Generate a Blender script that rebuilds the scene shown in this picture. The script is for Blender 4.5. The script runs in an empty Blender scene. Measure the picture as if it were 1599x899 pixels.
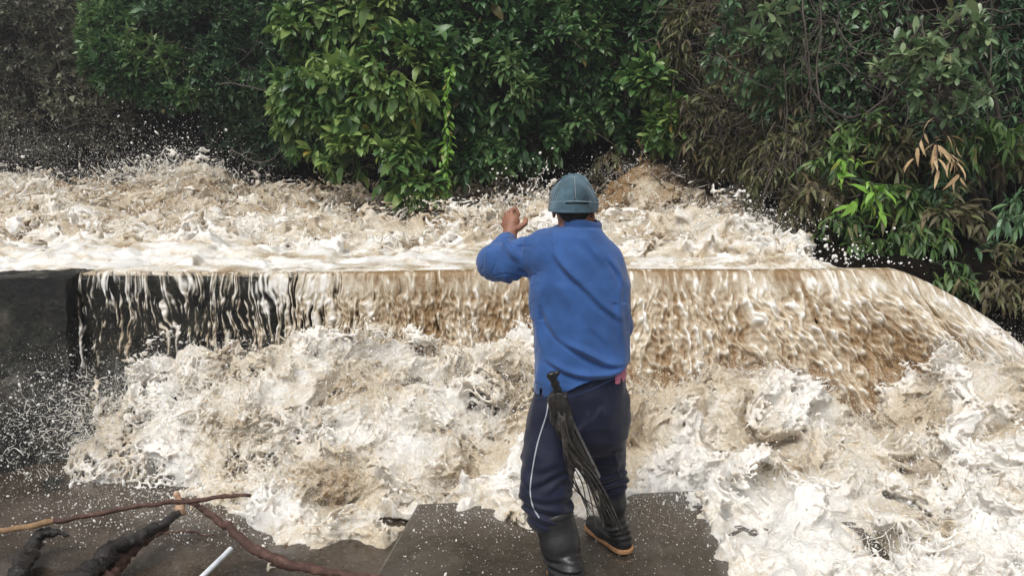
import bpy, math, random
import numpy as np
import openvdb as vdb

# ------------------------------------------------------------------ camera, sky, sun, exposure
scene = bpy.context.scene
PITCH = math.radians(9.2); FPX = 1244.0; CAMH = 1.8
cam_d = bpy.data.cameras.new('camera'); cam = bpy.data.objects.new('camera', cam_d)
scene.collection.objects.link(cam); scene.camera = cam
cam.location = (0, 0, CAMH); cam.rotation_euler = (math.pi/2 - PITCH, 0, 0)
cam_d.sensor_width = 36; cam_d.lens = 36*FPX/1599; cam_d.clip_start = .05; cam_d.clip_end = 400

SUN_EL, SUN_AZ = math.radians(60), math.radians(208)     # azimuth clockwise from +Y
world = bpy.data.worlds.new('World'); scene.world = world; world.use_nodes = True
wn = world.node_tree.nodes; wl = world.node_tree.links; wn.clear()
sky = wn.new('ShaderNodeTexSky'); sky.sky_type = 'NISHITA'; sky.sun_disc = False
sky.sun_elevation = SUN_EL; sky.sun_rotation = SUN_AZ; sky.dust_density = 4; sky.air_density = 1; sky.ozone_density = 1
hsv = wn.new('ShaderNodeHueSaturation'); hsv.inputs['Saturation'].default_value = .18
bg = wn.new('ShaderNodeBackground'); bg.inputs['Strength'].default_value = .14
wo = wn.new('ShaderNodeOutputWorld')
wl.new(sky.outputs[0], hsv.inputs['Color']); wl.new(hsv.outputs[0], bg.inputs['Color']); wl.new(bg.outputs[0], wo.inputs[0])
sun_d = bpy.data.lights.new('sun', 'SUN'); sun_d.energy = 1.75; sun_d.angle = math.radians(28); sun_d.color = (1, .965, .92)
sun = bpy.data.objects.new('sun', sun_d); scene.collection.objects.link(sun)
sun.rotation_euler = (math.pi/2 - SUN_EL, 0, -SUN_AZ + math.pi)
scene.view_settings.view_transform = 'Standard'; scene.view_settings.look = 'None'
scene.view_settings.gamma = 1; scene.view_settings.use_curve_mapping = False
scene.view_settings.exposure = .0
scene.render.engine = 'CYCLES'
scene.cycles.use_denoising = True; scene.cycles.max_bounces = 6; scene.cycles.transparent_max_bounces = 10
try: scene.cycles.use_adaptive_sampling = True
except Exception: pass

rng = np.random.default_rng(7); random.seed(7)
f32 = np.float32
SP, CP = math.sin(PITCH), math.cos(PITCH)

# ------------------------------------------------------------------ helpers
def P(u, v, y):
    """world point seen at pixel (u,v) of the 1599 wide photograph at world distance y"""
    cx, cy = (u-799.5)/FPX, (449.5-v)/FPX
    dy, dz = CP + cy*SP, -SP + cy*CP
    return np.array([cx/dy*y, y, CAMH + dz/dy*y])
def G(u, v, z=0.0):
    cx, cy = (u-799.5)/FPX, (449.5-v)/FPX
    dy, dz = CP + cy*SP, -SP + cy*CP
    t = (z-CAMH)/dz
    return np.array([cx*t, dy*t, z])

def link(o, parent=None):
    scene.collection.objects.link(o)
    if parent is not None: o.parent = parent
    return o
def tag(o, label=None, cat=None, group=None, kind=None):
    if label: o['label'] = label
    if cat: o['category'] = cat
    if group: o['group'] = group
    if kind: o['kind'] = kind
    return o
def empty(name, loc=(0, 0, 0)):
    o = bpy.data.objects.new(name, None); o.location = loc; o.empty_display_size = .1
    return link(o)
def mesh_obj(name, V, F, mat, parent=None, smooth=True, attrs=None, mats=None, midx=None):
    """V (n,3); F list of arrays (m,3)/(m,4). World coordinates are kept under an un-rotated parent."""
    V = np.asarray(V, f32).reshape(-1, 3)
    q = parent
    while q is not None: V = V - np.array(q.location, f32); q = q.parent
    if isinstance(F, np.ndarray): F = [F]
    F = [np.asarray(f, np.int32) for f in F if len(f)]
    me = bpy.data.meshes.new(name)
    me.vertices.add(len(V)); me.vertices.foreach_set('co', V.ravel())
    nl = sum(f.size for f in F); nf = sum(len(f) for f in F)
    me.loops.add(nl); me.loops.foreach_set('vertex_index', np.concatenate([f.ravel() for f in F]))
    me.polygons.add(nf)
    tot = np.concatenate([np.full(len(f), f.shape[1], np.int32) for f in F])
    st = np.concatenate([[0], np.cumsum(tot)[:-1]]).astype(np.int32)
    me.polygons.foreach_set('loop_start', st)
    me.polygons.foreach_set('use_smooth', np.full(nf, smooth, bool))
    if midx is not None: me.polygons.foreach_set('material_index', np.asarray(midx, np.int32))
    for m in (mats or [mat]): me.materials.append(m)
    for k, a in (attrs or {}).items():
        a = np.asarray(a, f32)
        at = me.attributes.new(k, 'FLOAT', 'POINT'); at.data.foreach_set('value', a.ravel())
    me.update(calc_edges=True); me.validate()
    o = bpy.data.objects.new(name, me)
    return link(o, parent)

# band-limited periodic noise tiles (about 16 features per side), sampled trilinearly
NT = 128
def make_tile(seed):
    r = np.random.default_rng(seed); a = np.fft.rfftn(r.standard_normal((NT,)*3).astype(f32))
    k = np.fft.fftfreq(NT)*NT; kr = np.fft.rfftfreq(NT)*NT
    kk = np.sqrt(k[:, None, None]**2 + k[None, :, None]**2 + kr[None, None, :]**2)
    b = np.fft.irfftn(a*np.exp(-((kk-13)/6.5)**2), s=(NT,)*3).astype(f32)
    b /= b.std(); return b.ravel()
TILES = [make_tile(s) for s in (11, 12, 13)]
def noise(p, freq=1.0, seed=0):
    """p (...,3); freq = features per metre (scalar or 3); std 1"""
    T = TILES[seed % 3]
    q = (p*np.asarray(freq, f32)*8 + seed*np.array([17.3, 41.7, 29.1], f32)).astype(f32)
    i = np.floor(q).astype(np.int32); fr = q - i
    out = np.zeros(q.shape[:-1], f32)
    ix = (i[..., 0] & 127, (i[..., 0]+1) & 127); iy = (i[..., 1] & 127, (i[..., 1]+1) & 127); iz = (i[..., 2] & 127, (i[..., 2]+1) & 127)
    wx = (1-fr[..., 0], fr[..., 0]); wy = (1-fr[..., 1], fr[..., 1]); wz = (1-fr[..., 2], fr[..., 2])
    for a in (0, 1):
        for b in (0, 1):
            row = (ix[a]*NT + iy[b])*NT; w = wx[a]*wy[b]
            for c in (0, 1): out += T[row+iz[c]]*(w*wz[c])
    return out
def noise2(x, y, fx, fy=None, seed=0, w=0.0):
    p = np.stack([x*fx, y*(fy or fx), np.full_like(x, w)], -1).astype(f32)
    return noise(p, 1.0, seed)
def sstep(x, a, b):
    t = np.clip((x-a)/(b-a), 0, 1); return t*t*(3-2*t)
def lerp(a, b, t): return a+(b-a)*t

def field_mesh(F, lo, vox, iso=0.0):
    """zero surface of a dense array, inside negative"""
    g = vdb.FloatGrid(float(F.max())+1); g.copyFromArray(np.ascontiguousarray(F, f32))
    pts, quads = g.convertToQuads(iso)
    return np.asarray(pts)*np.asarray(vox)+np.asarray(lo), np.asarray(quads)[:, ::-1]
def grid_pts(lo, hi, vox):
    lo = np.array(lo, float); hi = np.array(hi, float); vox = np.broadcast_to(np.array(vox, float), 3)
    n = np.ceil((hi-lo)/vox).astype(int)+1
    ax = [(lo[k]+vox[k]*np.arange(n[k])).astype(f32) for k in range(3)]
    return ax, n, lo, vox

def tube(pts, rad, n=8, cap=True, wob=0.0, seed=0):
    """tapered tube along a polyline -> V, [quads, tris]"""
    pts = np.asarray(pts, float); m = len(pts); rad = np.broadcast_to(np.asarray(rad, float), m)
    T = np.gradient(pts, axis=0); T /= np.linalg.norm(T, axis=1)[:, None]+1e-9
    up = np.array([0, 0, 1.]) if abs(T[0, 2]) < .9 else np.array([1., 0, 0])
    N = np.zeros_like(T); N[0] = np.cross(T[0], up); N[0] /= np.linalg.norm(N[0])
    for i in range(1, m):
        N[i] = N[i-1]-T[i]*np.dot(N[i-1], T[i]); N[i] /= np.linalg.norm(N[i])+1e-9
    B = np.cross(T, N); a = np.arange(n)/n*2*np.pi
    r = rad[:, None]*np.ones((m, n))
    if wob: r = r*(1+wob*np.random.default_rng(seed).standard_normal((m, n)))
    V = pts[:, None]+N[:, None]*(np.cos(a)[None, :, None]*r[..., None])+B[:, None]*(np.sin(a)[None, :, None]*r[..., None])
    V = V.reshape(-1, 3)
    i = np.arange(m-1)[:, None]*n; j = np.arange(n)[None]; j2 = (j+1) % n
    Q = np.stack([i+j, i+j2, i+n+j2, i+n+j], -1).reshape(-1, 4)
    Fs = [Q]
    if cap:
        V = np.vstack([V, pts[0], pts[-1]]); c0 = m*n; k = np.arange(n); k2 = (k+1) % n
        Fs.append(np.vstack([np.stack([np.full(n, c0), k2, k], -1), np.stack([np.full(n, c0+1), (m-1)*n+k, (m-1)*n+k2], -1)]))
    return V, Fs
def merge(parts):
    """list of (V,[faces...]) -> V, [quads, tris]"""
    Vs, q, t, off = [], [], [], 0
    for V, Fs in parts:
        if isinstance(Fs, np.ndarray): Fs = [Fs]
        Vs.append(V)
        for f in Fs: (q if f.shape[1] == 4 else t).append(f+off)
        off += len(V)
    return np.vstack(Vs), [np.vstack(x) for x in (q, t) if x]
def curve(ctrl, n=24):
    """Catmull-Rom through control points"""
    c = np.asarray(ctrl, float); c = np.vstack([2*c[0]-c[1], c, 2*c[-1]-c[-2]]); k = len(c)-3
    t = np.linspace(0, k-1e-6, n); i = t.astype(int); f = (t-i)[:, None]
    a, b, d, e = c[i], c[i+1], c[i+2], c[i+3]
    return .5*((2*b)+(-a+d)*f+(2*a-5*b+4*d-e)*f**2+(-a+3*b-3*d+e)*f**3)

# ------------------------------------------------------------------ materials
class NT_:
    def __init__(s, name):
        s.m = bpy.data.materials.new(name); s.m.use_nodes = True; s.n = s.m.node_tree.nodes; s.l = s.m.node_tree.links
        s.b = s.n['Principled BSDF']; s.out = s.n['Material Output']
    def node(s, t, **kw):
        x = s.n.new(t)
        for k, v in kw.items():
            if k in x.inputs.keys() if hasattr(x.inputs, 'keys') else False: s.put(x.inputs[k], v)
            else: setattr(x, k, v)
        return x
    def put(s, inp, v):
        if isinstance(v, bpy.types.NodeSocket): s.l.new(v, inp)
        else: inp.default_value = v
    def coord(s): return s.node('ShaderNodeTexCoord').outputs['Object']
    def noise(s, scale, detail=6, rough=.6, vec=None, stretch=None, dist=0):
        x = s.node('ShaderNodeTexNoise'); x.inputs['Scale'].default_value = scale; x.inputs['Detail'].default_value = detail
        x.inputs['Roughness'].default_value = rough; x.inputs['Distortion'].default_value = dist
        v = vec or s.coord()
        if stretch:
            mp = s.node('ShaderNodeMapping'); mp.inputs['Scale'].default_value = stretch; s.l.new(v, mp.inputs['Vector']); v = mp.outputs[0]
        s.l.new(v, x.inputs['Vector']); return x.outputs['Fac']
    def attr(s, name):
        a = s.node('ShaderNodeAttribute'); a.attribute_name = name; return a.outputs['Fac']
    def ramp(s, fac, stops):
        r = s.node('ShaderNodeValToRGB'); s.l.new(fac, r.inputs['Fac']); el = r.color_ramp.elements
        while len(el) < len(stops): el.new(.5)
        for e, (p, c) in zip(el, stops): e.position = p; e.color = (*c, 1) if not np.isscalar(c) else (c, c, c, 1)
        return r.outputs['Color']
    def math(s, op, a, b=0.0, c=None):
        x = s.node('ShaderNodeMath'); x.operation = op; s.put(x.inputs[0], a); s.put(x.inputs[1], b)
        if c is not None: s.put(x.inputs[2], c)
        return x.outputs[0]
    def mix(s, f, a, b, mode='MIX'):
        x = s.node('ShaderNodeMix'); x.data_type = 'RGBA'; x.blend_type = mode
        s.put(x.inputs[0], f); s.put(x.inputs[6], (*a, 1) if isinstance(a, tuple) and len(a) == 3 else a)
        s.put(x.inputs[7], (*b, 1) if isinstance(b, tuple) and len(b) == 3 else b); return x.outputs[2]
    def bump(s, h, strength=.5, dist=.01):
        b = s.node('ShaderNodeBump'); b.inputs['Strength'].default_value = strength; b.inputs['Distance'].default_value = dist
        s.l.new(h, b.inputs['Height']); s.l.new(b.outputs[0], s.b.inputs['Normal']); return b
    def set(s, **kw):
        for k, v in kw.items():
            k = k.replace('_', ' ')
            s.put(s.b.inputs[k], (*v, 1) if isinstance(v, tuple) and len(v) == 3 and s.b.inputs[k].type == 'RGBA' else v)
        return s

def mat_water(name, brown=(.27, .175, .088), cream=(.60, .525, .405), white=(.84, .82, .78), bump=.5, sss=.85, fscale=38, webk=.22, film=False):
    t = NT_(name)
    a = t.attr('foam')
    n1 = t.noise(9, 8, .7, dist=.6); n2 = t.noise(fscale, 6, .75)
    x = t.math('ADD', a, t.math('MULTIPLY', t.math('SUBTRACT', n1, .5), .40))
    x = t.math('ADD', x, t.math('MULTIPLY', t.math('SUBTRACT', n2, .5), .30))
    rid = lambda sc, k, ds: t.math('MAXIMUM', t.math('SUBTRACT', 1.0, t.math('MULTIPLY', t.math('ABSOLUTE', t.math('SUBTRACT', t.noise(sc, 3, .6, dist=ds), .5)), k)), 0.0)
    r1, r2 = rid(16, 11, 1.0), rid(42, 9, .8)
    web = t.math('ADD', t.math('MULTIPLY', r1, .6), t.math('MULTIPLY', r2, .5))
    x = t.math('ADD', x, t.math('MULTIPLY', t.math('SUBTRACT', web, .42), webk))
    col = t.ramp(x, [(.05, brown), (.38, tuple(lerp(np.array(brown), np.array(cream), .55))), (.62, cream), (.95, white)])
    rough = t.ramp(x, [(.1, .12), (.8, .42)])
    t.set(Base_Color=col, Roughness=rough, IOR=1.33, Subsurface_Weight=sss, Subsurface_Radius=(1.0, .8, .6), Subsurface_Scale=.016)
    t.b.subsurface_method = 'BURLEY'
    if film: t.set(Alpha=t.attr('film'))
    h = t.math('ADD', t.noise(30, 8, .75, dist=.4), t.math('MULTIPLY', n2, .6))
    h = t.math('ADD', h, t.math('MULTIPLY', web, .5)); t.bump(h, bump, .03)
    return t.m
M = {}
M['river'] = mat_water('river_water', bump=.3, webk=.3)
M['sheet'] = mat_water('falling_water', bump=.22, sss=.5, webk=.20, film=True)
M['foam'] = mat_water('white_water', bump=.36, webk=.26)
t = NT_('thread'); t.set(Base_Color=(.80, .77, .70), Roughness=.18, IOR=1.33, Subsurface_Weight=.6, Subsurface_Radius=(.01, .009, .007)); M['thread'] = t.m
t = NT_('droplets'); t.set(Base_Color=(.82, .80, .76), Roughness=.2, IOR=1.33, Subsurface_Weight=.3, Subsurface_Radius=(.01, .01, .01)); M['drops'] = t.m

def mat_rock(name, stops, scale, wet=(.12, .5), bump=.8, dist=.03, stretch=None, spec=.5):
    t = NT_(name); t.set(Specular_IOR_Level=spec)
    n = t.noise(scale, 10, .68, stretch=stretch, dist=.3); m = t.noise(scale*.31, 5, .6)
    x = t.math('ADD', t.math('MULTIPLY', n, .65), t.math('MULTIPLY', m, .35))
    t.set(Base_Color=t.ramp(x, stops), Roughness=t.ramp(m, [(.35, wet[0]), (.65, wet[1])]))
    if wet[0] < .2: t.set(Coat_Weight=.12, Coat_Roughness=.08)
    t.bump(t.math('ADD', n, t.noise(scale*6, 6, .7)), bump, dist)
    return t.m
def mat_slab(name, stops, scale, *a):
    t = NT_(name); n = t.noise(scale, 10, .7); m = t.noise(1.6, 5, .6, dist=.5); g = t.noise(60, 4, .7)
    x = t.math('ADD', t.math('MULTIPLY', n, .5), t.math('MULTIPLY', m, .5))
    c = t.ramp(x, stops); c = t.mix(t.ramp(g, [(.56, 0.0), (.66, .5)]), c, (.20, .175, .145))
    t.set(Base_Color=c, Roughness=t.ramp(m, [(.42, .06), (.6, .40)]))
    t.bump(t.math('ADD', t.math('MULTIPLY', n, .6), t.math('MULTIPLY', g, .4)), .35, .008); t.set(Coat_Weight=.35, Coat_Roughness=.06); return t.m
M['soil'] = mat_rock('shade_dark_soil', [(.3, (.004, .003, .002)), (.5, (.010, .0075, .005)), (.7, (.024, .017, .011))], 3, (.75, 1), .9, .15, spec=.08)  # soil kept near black: the shade of the bank's hollows is in its colour
M['concrete'] = mat_slab('wet_concrete', [(.3, (.028, .023, .018)), (.5, (.068, .056, .044)), (.7, (.14, .12, .098))], 9, (.12, .45), .5, .01)
M['dark_rock'] = mat_rock('wet_dark_rock', [(.3, (.006, .006, .006)), (.46, (.018, .017, .015)), (.53, (.034, .035, .024)), (.59, (.075, .066, .05)), (.70, (.18, .165, .135))], 5, (.10, .5), 1, .05)
M['bed'] = mat_slab('wet_bed', [(.3, (.022, .016, .011)), (.5, (.058, .043, .031)), (.7, (.12, .093, .070))], 6, (.08, .4), .6, .02)
# ------------------------------------------------------------------ ground: one sheet out to the horizon
RIVER_EDGE = np.array([(-40, 22), (-14, 15.5), (-9, 13.6), (-5, 12.8), (-2, 12.6), (.5, 12.6), (2.2, 12.2), (2.75, 11), (2.75, 9.2), (2.7, 7.8), (2.6, 6.9), (3.1, 6.35), (5, 6.1), (9, 5.9), (40, 5)], float)
BANK = np.array([(-40, 22), (-14, 15.5), (-9, 13.6), (-5, 12.8), (-2, 12.6), (.5, 12.6), (2.2, 12.2), (3.0, 11.2), (3.3, 9.6), (3.8, 8.6), (5, 8.0), (9, 7.4), (40, 5)], float)
def bank_dist(x, y, LINE=None):
    """signed distance to the bank line, positive on land"""
    best = np.full(x.shape, 1e9); sg = np.ones(x.shape)
    for (ax, ay), (bx, by) in zip((BANK if LINE is None else LINE)[:-1], (BANK if LINE is None else LINE)[1:]):
        dx, dy = bx-ax, by-ay; t = np.clip(((x-ax)*dx+(y-ay)*dy)/(dx*dx+dy*dy), 0, 1)
        d = np.hypot(x-ax-t*dx, y-ay-t*dy); s = (x-ax)*(-dy)+(y-ay)*dx
        s = dx*(y-ay)-dy*(x-ax)
        m = d < best-1e-9; best = np.where(m, d, best); sg = np.where(m, np.sign(s), sg)
    return best*sg
def ground_z(x, y):
    d = bank_dist(x, y)
    base = np.where(y > 5.75, lerp(.62, .95, sstep(y, 6, 12)), -.13)
    base = lerp(base, -.6, sstep(x, 3.0, 3.8)*(y < 6.6)*(y > -8))
    de = bank_dist(x, y, RIVER_EDGE); base = np.where(y > 5.9, lerp(base, .98+.10*noise2(x, y, 1.5, seed=2), sstep(de, -.1, .25)*sstep(y, 5.95, 6.5)), base)
    bank = sstep(d, -.15, .9)*2.3+sstep(d, .3, 3.5)*4.6+np.clip(d, 0, 60)*.03
    n = noise2(x, y, .5, seed=1)*.35+noise2(x, y, 1.7, seed=2)*.16
    return base+bank+n*sstep(d, 0, 1.2)+noise2(x, y, 2.5, seed=0)*.006
def axis_pts(*segs):
    return np.concatenate([np.arange(a, b, s) for a, b, s in segs])
gx = axis_pts((-150, -20, 8), (-20, -10, .6), (-10, 6, .10), (6, 12, .4), (12, 150, 8))
gy = axis_pts((-150, -10, 8), (-10, 1, .6), (1, 16, .10), (16, 30, .6), (30, 160, 8))
X, Y = np.meshgrid(gx, gy, indexing='ij')
Z = ground_z(X, Y)
n0, n1 = X.shape; idx = np.arange(n0*n1).reshape(n0, n1)
Q = np.stack([idx[:-1, :-1], idx[1:, :-1], idx[1:, 1:], idx[:-1, 1:]], -1).reshape(-1, 4)
fy = np.repeat(gy[None, :-1], n0-1, 0).ravel(); fx = np.repeat(gx[:-1, None], n1-1, 1).ravel()
midx = np.where((bank_dist(fx, fy) > -.5) | (fy > 5.7), 0, 1)
g = mesh_obj('ground', np.stack([X, Y, Z], -1).reshape(-1, 3), Q, None, mats=[M['soil'], M['bed']], midx=midx); tag(g, kind='structure')

# ------------------------------------------------------------------ weir wall, side wall, slab
def crest_y(x): return 5.66+.04*np.cos(x*.8)-.10*sstep(x, 2.6, 3.6)
def crest_z(x): return .965+.02*sstep(-x, 1, 3)+.015*sstep(x, 1.5, 2.8)-.02*0*x-(np.clip(x-2.66, 0, 9)**1.38)*.60
def lean(x): return lerp(.10, .62, sstep(x, -1.8, 1.6))          # how far the face runs out towards its foot
xs = np.linspace(-3.08, 4.3, 160); prof = [(0.9, -.06), (.35, -.05), (.05, -.045), (.0, -.05)]
rows = []
for s in np.linspace(0, 1, 26):           # down the front face
    z = lerp(crest_z(xs)-.014, -.35, s); y = crest_y(xs)-.0-lean(xs)*s**1.2*.9
    rows.append(np.stack([xs, y, z], -1))
back = [np.stack([xs, crest_y(xs)+.5, crest_z(xs)*0-.35], -1), np.stack([xs, crest_y(xs)+.5, crest_z(xs)-.03], -1)]
rows = back+rows; R = np.array(rows)+0; R[3:, :, 1] += noise(R[3:].astype(f32), 4, 1)*.012
m, k = R.shape[:2]; idx = np.arange(m*k).reshape(m, k)
Q = np.stack([idx[:-1, :-1], idx[1:, :-1], idx[1:, 1:], idx[:-1, 1:]], -1).reshape(-1, 4)
Qb = np.stack([idx[-1, :-1], idx[0, :-1], idx[0, 1:], idx[-1, 1:]], -1)
w = mesh_obj('weir_wall', R.reshape(-1, 3), [np.vstack([Q, Qb])], M['dark_rock'])
tag(w, 'long dark wet weir wall with the river pouring over its straight crest', 'weir')

def rough_block(lo, hi, res, amp, freq, seed=0, top=None, front=None):
    """closed block with a worn surface: each of the six faces a grid, displaced by 3D noise"""
    lo = np.array(lo, float); hi = np.array(hi, float); parts = []
    for ax in range(3):
        for side in (0, 1):
            a, b = [q for q in range(3) if q != ax]
            na = max(2, int((hi[a]-lo[a])/res)+1); nb = max(2, int((hi[b]-lo[b])/res)+1)
            A, B = np.meshgrid(np.linspace(lo[a], hi[a], na), np.linspace(lo[b], hi[b], nb), indexing='ij')
            V = np.zeros((na, nb, 3)); V[..., a] = A; V[..., b] = B; V[..., ax] = (lo, hi)[side][ax]
            i = np.arange(na*nb).reshape(na, nb); q = np.stack([i[:-1, :-1], i[1:, :-1], i[1:, 1:], i[:-1, 1:]], -1).reshape(-1, 4)
            flip = (side == 1) ^ (ax == 1)
            if not flip: q = q[:, ::-1]
            parts.append((V.reshape(-1, 3), [q]))
    V, Fs = merge(parts)
    if top is not None: V[:, 2] = np.where(V[:, 2] > (lo[2]+hi[2])/2, V[:, 2]+top(V[:, 0], V[:, 1]), V[:, 2])
    if front is not None: V = front(V, lo, hi)
    p = V.astype(f32)
    d = np.stack([noise(p, freq, seed+k)+.5*noise(p, freq*2.7, seed+k+1)+.25*noise(p, freq*7, seed+k+2) for k in range(3)], -1)
    return V+d*amp, Fs
# wall that carries on to the left of the falling water
def fr(V, lo, hi):
    s = np.clip((hi[2]-V[:, 2])/(hi[2]-lo[2]), 0, 1); m = V[:, 1] < (lo[1]+hi[1])/2
    V[:, 1] -= np.where(m, .05+.10*s, 0); return V
V, Fs = rough_block((-7.5, 5.52, -.3), (-3.10, 5.95, .985), .025, .006, 5, 1, top=lambda x, y: -.035*sstep(-x, 3.2, 4.0)-.2*sstep(-x, 4, 7), front=fr)
w = mesh_obj('side_wall', V, Fs, M['dark_rock'])
tag(w, 'dark mossy concrete side wall left of the falling water', 'wall')
# dark sloping rock at the foot of the side wall
ax, ay = np.arange(-7.5, -1.9, .025), np.arange(4.35, 5.62, .025); X, Y = np.meshgrid(ax, ay, indexing='ij')
Z = lerp(-.17, .44, sstep(Y+.12*noise2(X, Y, 1.2, seed=1)+.05*noise2(X, Y, 4, seed=2), 4.5, 5.5)**1.1)-.2*sstep(X, -2.6, -2.0)
Z += noise2(X, Y, 3, seed=0)*.022+noise2(X, Y, 8, seed=1)*.014+noise2(X, Y, 22, seed=2)*.006
i = np.arange(X.size).reshape(X.shape); q = np.stack([i[:-1, :-1], i[1:, :-1], i[1:, 1:], i[:-1, 1:]], -1).reshape(-1, 4)
Vt = np.stack([X, Y, Z], -1).reshape(-1, 3); Vb = Vt.copy(); Vb[:, 2] = -.4
rim = np.concatenate([i[:, 0], i[-1, 1:], i[::-1, -1][1:], i[0, ::-1][1:]]); r2 = np.roll(rim, -1); N0 = X.size
rock = mesh_obj('sloping_rock', np.vstack([Vt, Vb]), [np.vstack([q, q[:, ::-1]+N0, np.stack([rim, rim+N0, r2+N0, r2], -1)])], M['dark_rock'])
tag(rock, 'black wet rock apron sloping down below the side wall, speckled with spray', 'rock')
# slab the man stands on
c = [G(645, 786), G(1060, 778), G(1185, 925), G(1290, 1200), G(430, 1200), G(585, 899)]
c = [(-.62, 4.17), (1.0, 4.22), (1.12, 3.0), (1.12, -3.0), (-.95, -3.0), (-.60, 3.26)]
c = [tuple(G(650, 788)[:2]+(G(650, 788)-G(585, 899))[:2]*.03), (1.75, 4.25), (1.75, 3.0), (1.75, -3.0), tuple(G(585, 899)[:2]+(G(585, 899)-G(650, 788))[:2]*6.5), tuple(G(585, 899)[:2])]
import bmesh
bm = bmesh.new(); vt = [bm.verts.new((x, y, 0)) for x, y in c]; f = bm.faces.new(vt)
if f.normal.z < 0: f.normal_flip()
r = bmesh.ops.extrude_face_region(bm, geom=[f]); 
for v in [e for e in r['geom'] if isinstance(e, bmesh.types.BMVert)]: v.co.z = -.4
bmesh.ops.recalc_face_normals(bm, faces=bm.faces[:])
bmesh.ops.bevel(bm, geom=[e for e in bm.edges if all(v.co.z > -.01 for v in e.verts)], offset=.015, segments=2, profile=.5, affect='EDGES')
me = bpy.data.meshes.new('concrete_slab'); bm.to_mesh(me); bm.free(); me.materials.append(M['concrete'])
slab = link(bpy.data.objects.new('concrete_slab', me)); tag(slab, kind='structure')

# ------------------------------------------------------------------ river above the weir
def filaments(p, fr_, s, w):
    a = noise(p, fr_, s); b = noise(p, fr_, s+1)
    return np.sqrt(a*a+b*b)-w
vox = (.024, .028, .017)
ax, n, lo, vx = grid_pts((-10.5, 5.70, .86), (3.1, 13.4, 2.15), vox)
X2, Y2 = np.meshgrid(ax[0], ax[1], indexing='ij')
def river_h(x, y):
    b = -bank_dist(x, y, RIVER_EDGE)                                 # metres from the bank
    h = 1.0+.25*sstep(y, 7.0, 12.5)-.012*sstep(-y, -5.9, -5.62)
    h = h-.06*sstep(-x, 3.05, 3.2)*(1-sstep(y, 6.0, 6.6))
    rough = sstep(y, 6.4, 8.6)
    xs_, ys_ = x+.5*noise2(x, y, .45, seed=2), y+.35*noise2(x, y, .5, seed=1)
    w = noise2(xs_, ys_, .55, .85, seed=0)*.085+(1-np.abs(noise2(xs_, ys_, 1.1, 1.6, seed=1)))*.05
    h = h+w*lerp(.12, 1, rough)+noise2(x, y, 1.3, 3.2, seed=2)*.010
    # standing wave along the far left, the tall one before the dark bank and the ridge along the right bank
    def hump(cx, cy, sx, sy, a): return a*np.exp(-((x-cx)/sx)**2-((y-cy)/sy)**2)
    h = h+hump(-9.1, 11.2, 1.5, 1.0, .80)+hump(-5.9, 11.3, .7, .6, .04)+hump(-4.35, 10.4, .60, .5, .50)+hump(-3.4, 9.8, .8, .5, .10)
    h = h+hump(.40, 8.6, .24, .3, .26)+hump(1.8, 10.6, .7, .5, .42)+hump(1.6, 8.6, .9, .45, .13)+hump(2.15, 8.0, .42, .5, .17)+hump(2.2, 6.9, .35, .5, .06)
    h = h+hump(-1.5, 8.4, 1.8, .3, .05)+hump(-4.5, 8.8, 1.6, .3, .07)+hump(-6.5, 8.2, 1.0, .3, .08)
    h = h-.22*hump(-.9, 10.7, 1.5, .8, 1)
    h = h-.25*sstep(x, 2.35, 2.8)*(1-sstep(y, 6.6, 7.4))
    return np.where(b < -.15, .5, h)
H = river_h(X2, Y2)
rough2 = np.clip(sstep(Y2, 6.3, 8.0)+.7*sstep(X2, 1.3, 2.2), 0, 1).astype(f32)
F = (ax[2][None, None, :]-H[..., None]).astype(f32)
m = (np.abs(F) < .30)&(F > -.16); ii = np.nonzero(m)
p = np.stack([ax[0][ii[0]], ax[1][ii[1]], ax[2][ii[2]]], -1)
r_ = rough2[ii[0], ii[1]]
pw = p+np.stack([noise(p, 1.8, 1), noise(p, 1.8, 2), noise(p, 1.8, 0)], -1)*.07
n1 = noise(pw, (2.4, 2.4, 3.2), 0); n2 = noise(pw, 5.5, 1); n3 = noise(pw, 12, 2)
spl = np.clip(n1*.5+.25, 0, 1)
d = n1*.05+(1-np.abs(n2)*1.3)*.040+(1-np.abs(n3)*1.3)*.013
F[ii] -= d*(.30+.70*r_)
lace = np.maximum(F[ii]-.10-.16*spl+9*(p[:, 0] > 2.35), (filaments(pw, 6.5, 1, .30+.12*spl))*.05)+.5*np.clip(.12-spl, 0, 1)
F[ii] = np.where(r_ > .4, np.minimum(F[ii], np.where(F[ii] < .3, lace, 1)), F[ii])
F[:, :, 0] = np.where(H[..., None][:, :, 0] > .6, -1, 1)
V, Q = field_mesh(F, lo, vx)
pv = V.astype(f32)
hv = river_h(V[:, 0], V[:, 1])
near = 1-sstep(V[:, 1], 7.2, 8.6)
band = noise2(V[:, 0], V[:, 1], .7, 1.6, seed=2)+1.1*near*noise2(V[:, 0]+.3*noise2(V[:, 0], V[:, 1], 1.5, seed=1), V[:, 1], 1.6, 6.5, seed=0)
foam = .46+.32*near+.15*band+.10*noise(pv, 2.2, 1)+1.4*np.clip(V[:, 2]-hv, -.2, .2)
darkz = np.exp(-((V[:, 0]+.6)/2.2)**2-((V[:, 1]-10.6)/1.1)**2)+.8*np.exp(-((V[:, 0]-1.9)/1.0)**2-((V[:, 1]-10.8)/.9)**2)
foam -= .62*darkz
o = mesh_obj('river_water', V, Q, M['river'], attrs={'foam': foam}); tag(o, kind='structure')
print('river', len(V))

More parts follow.
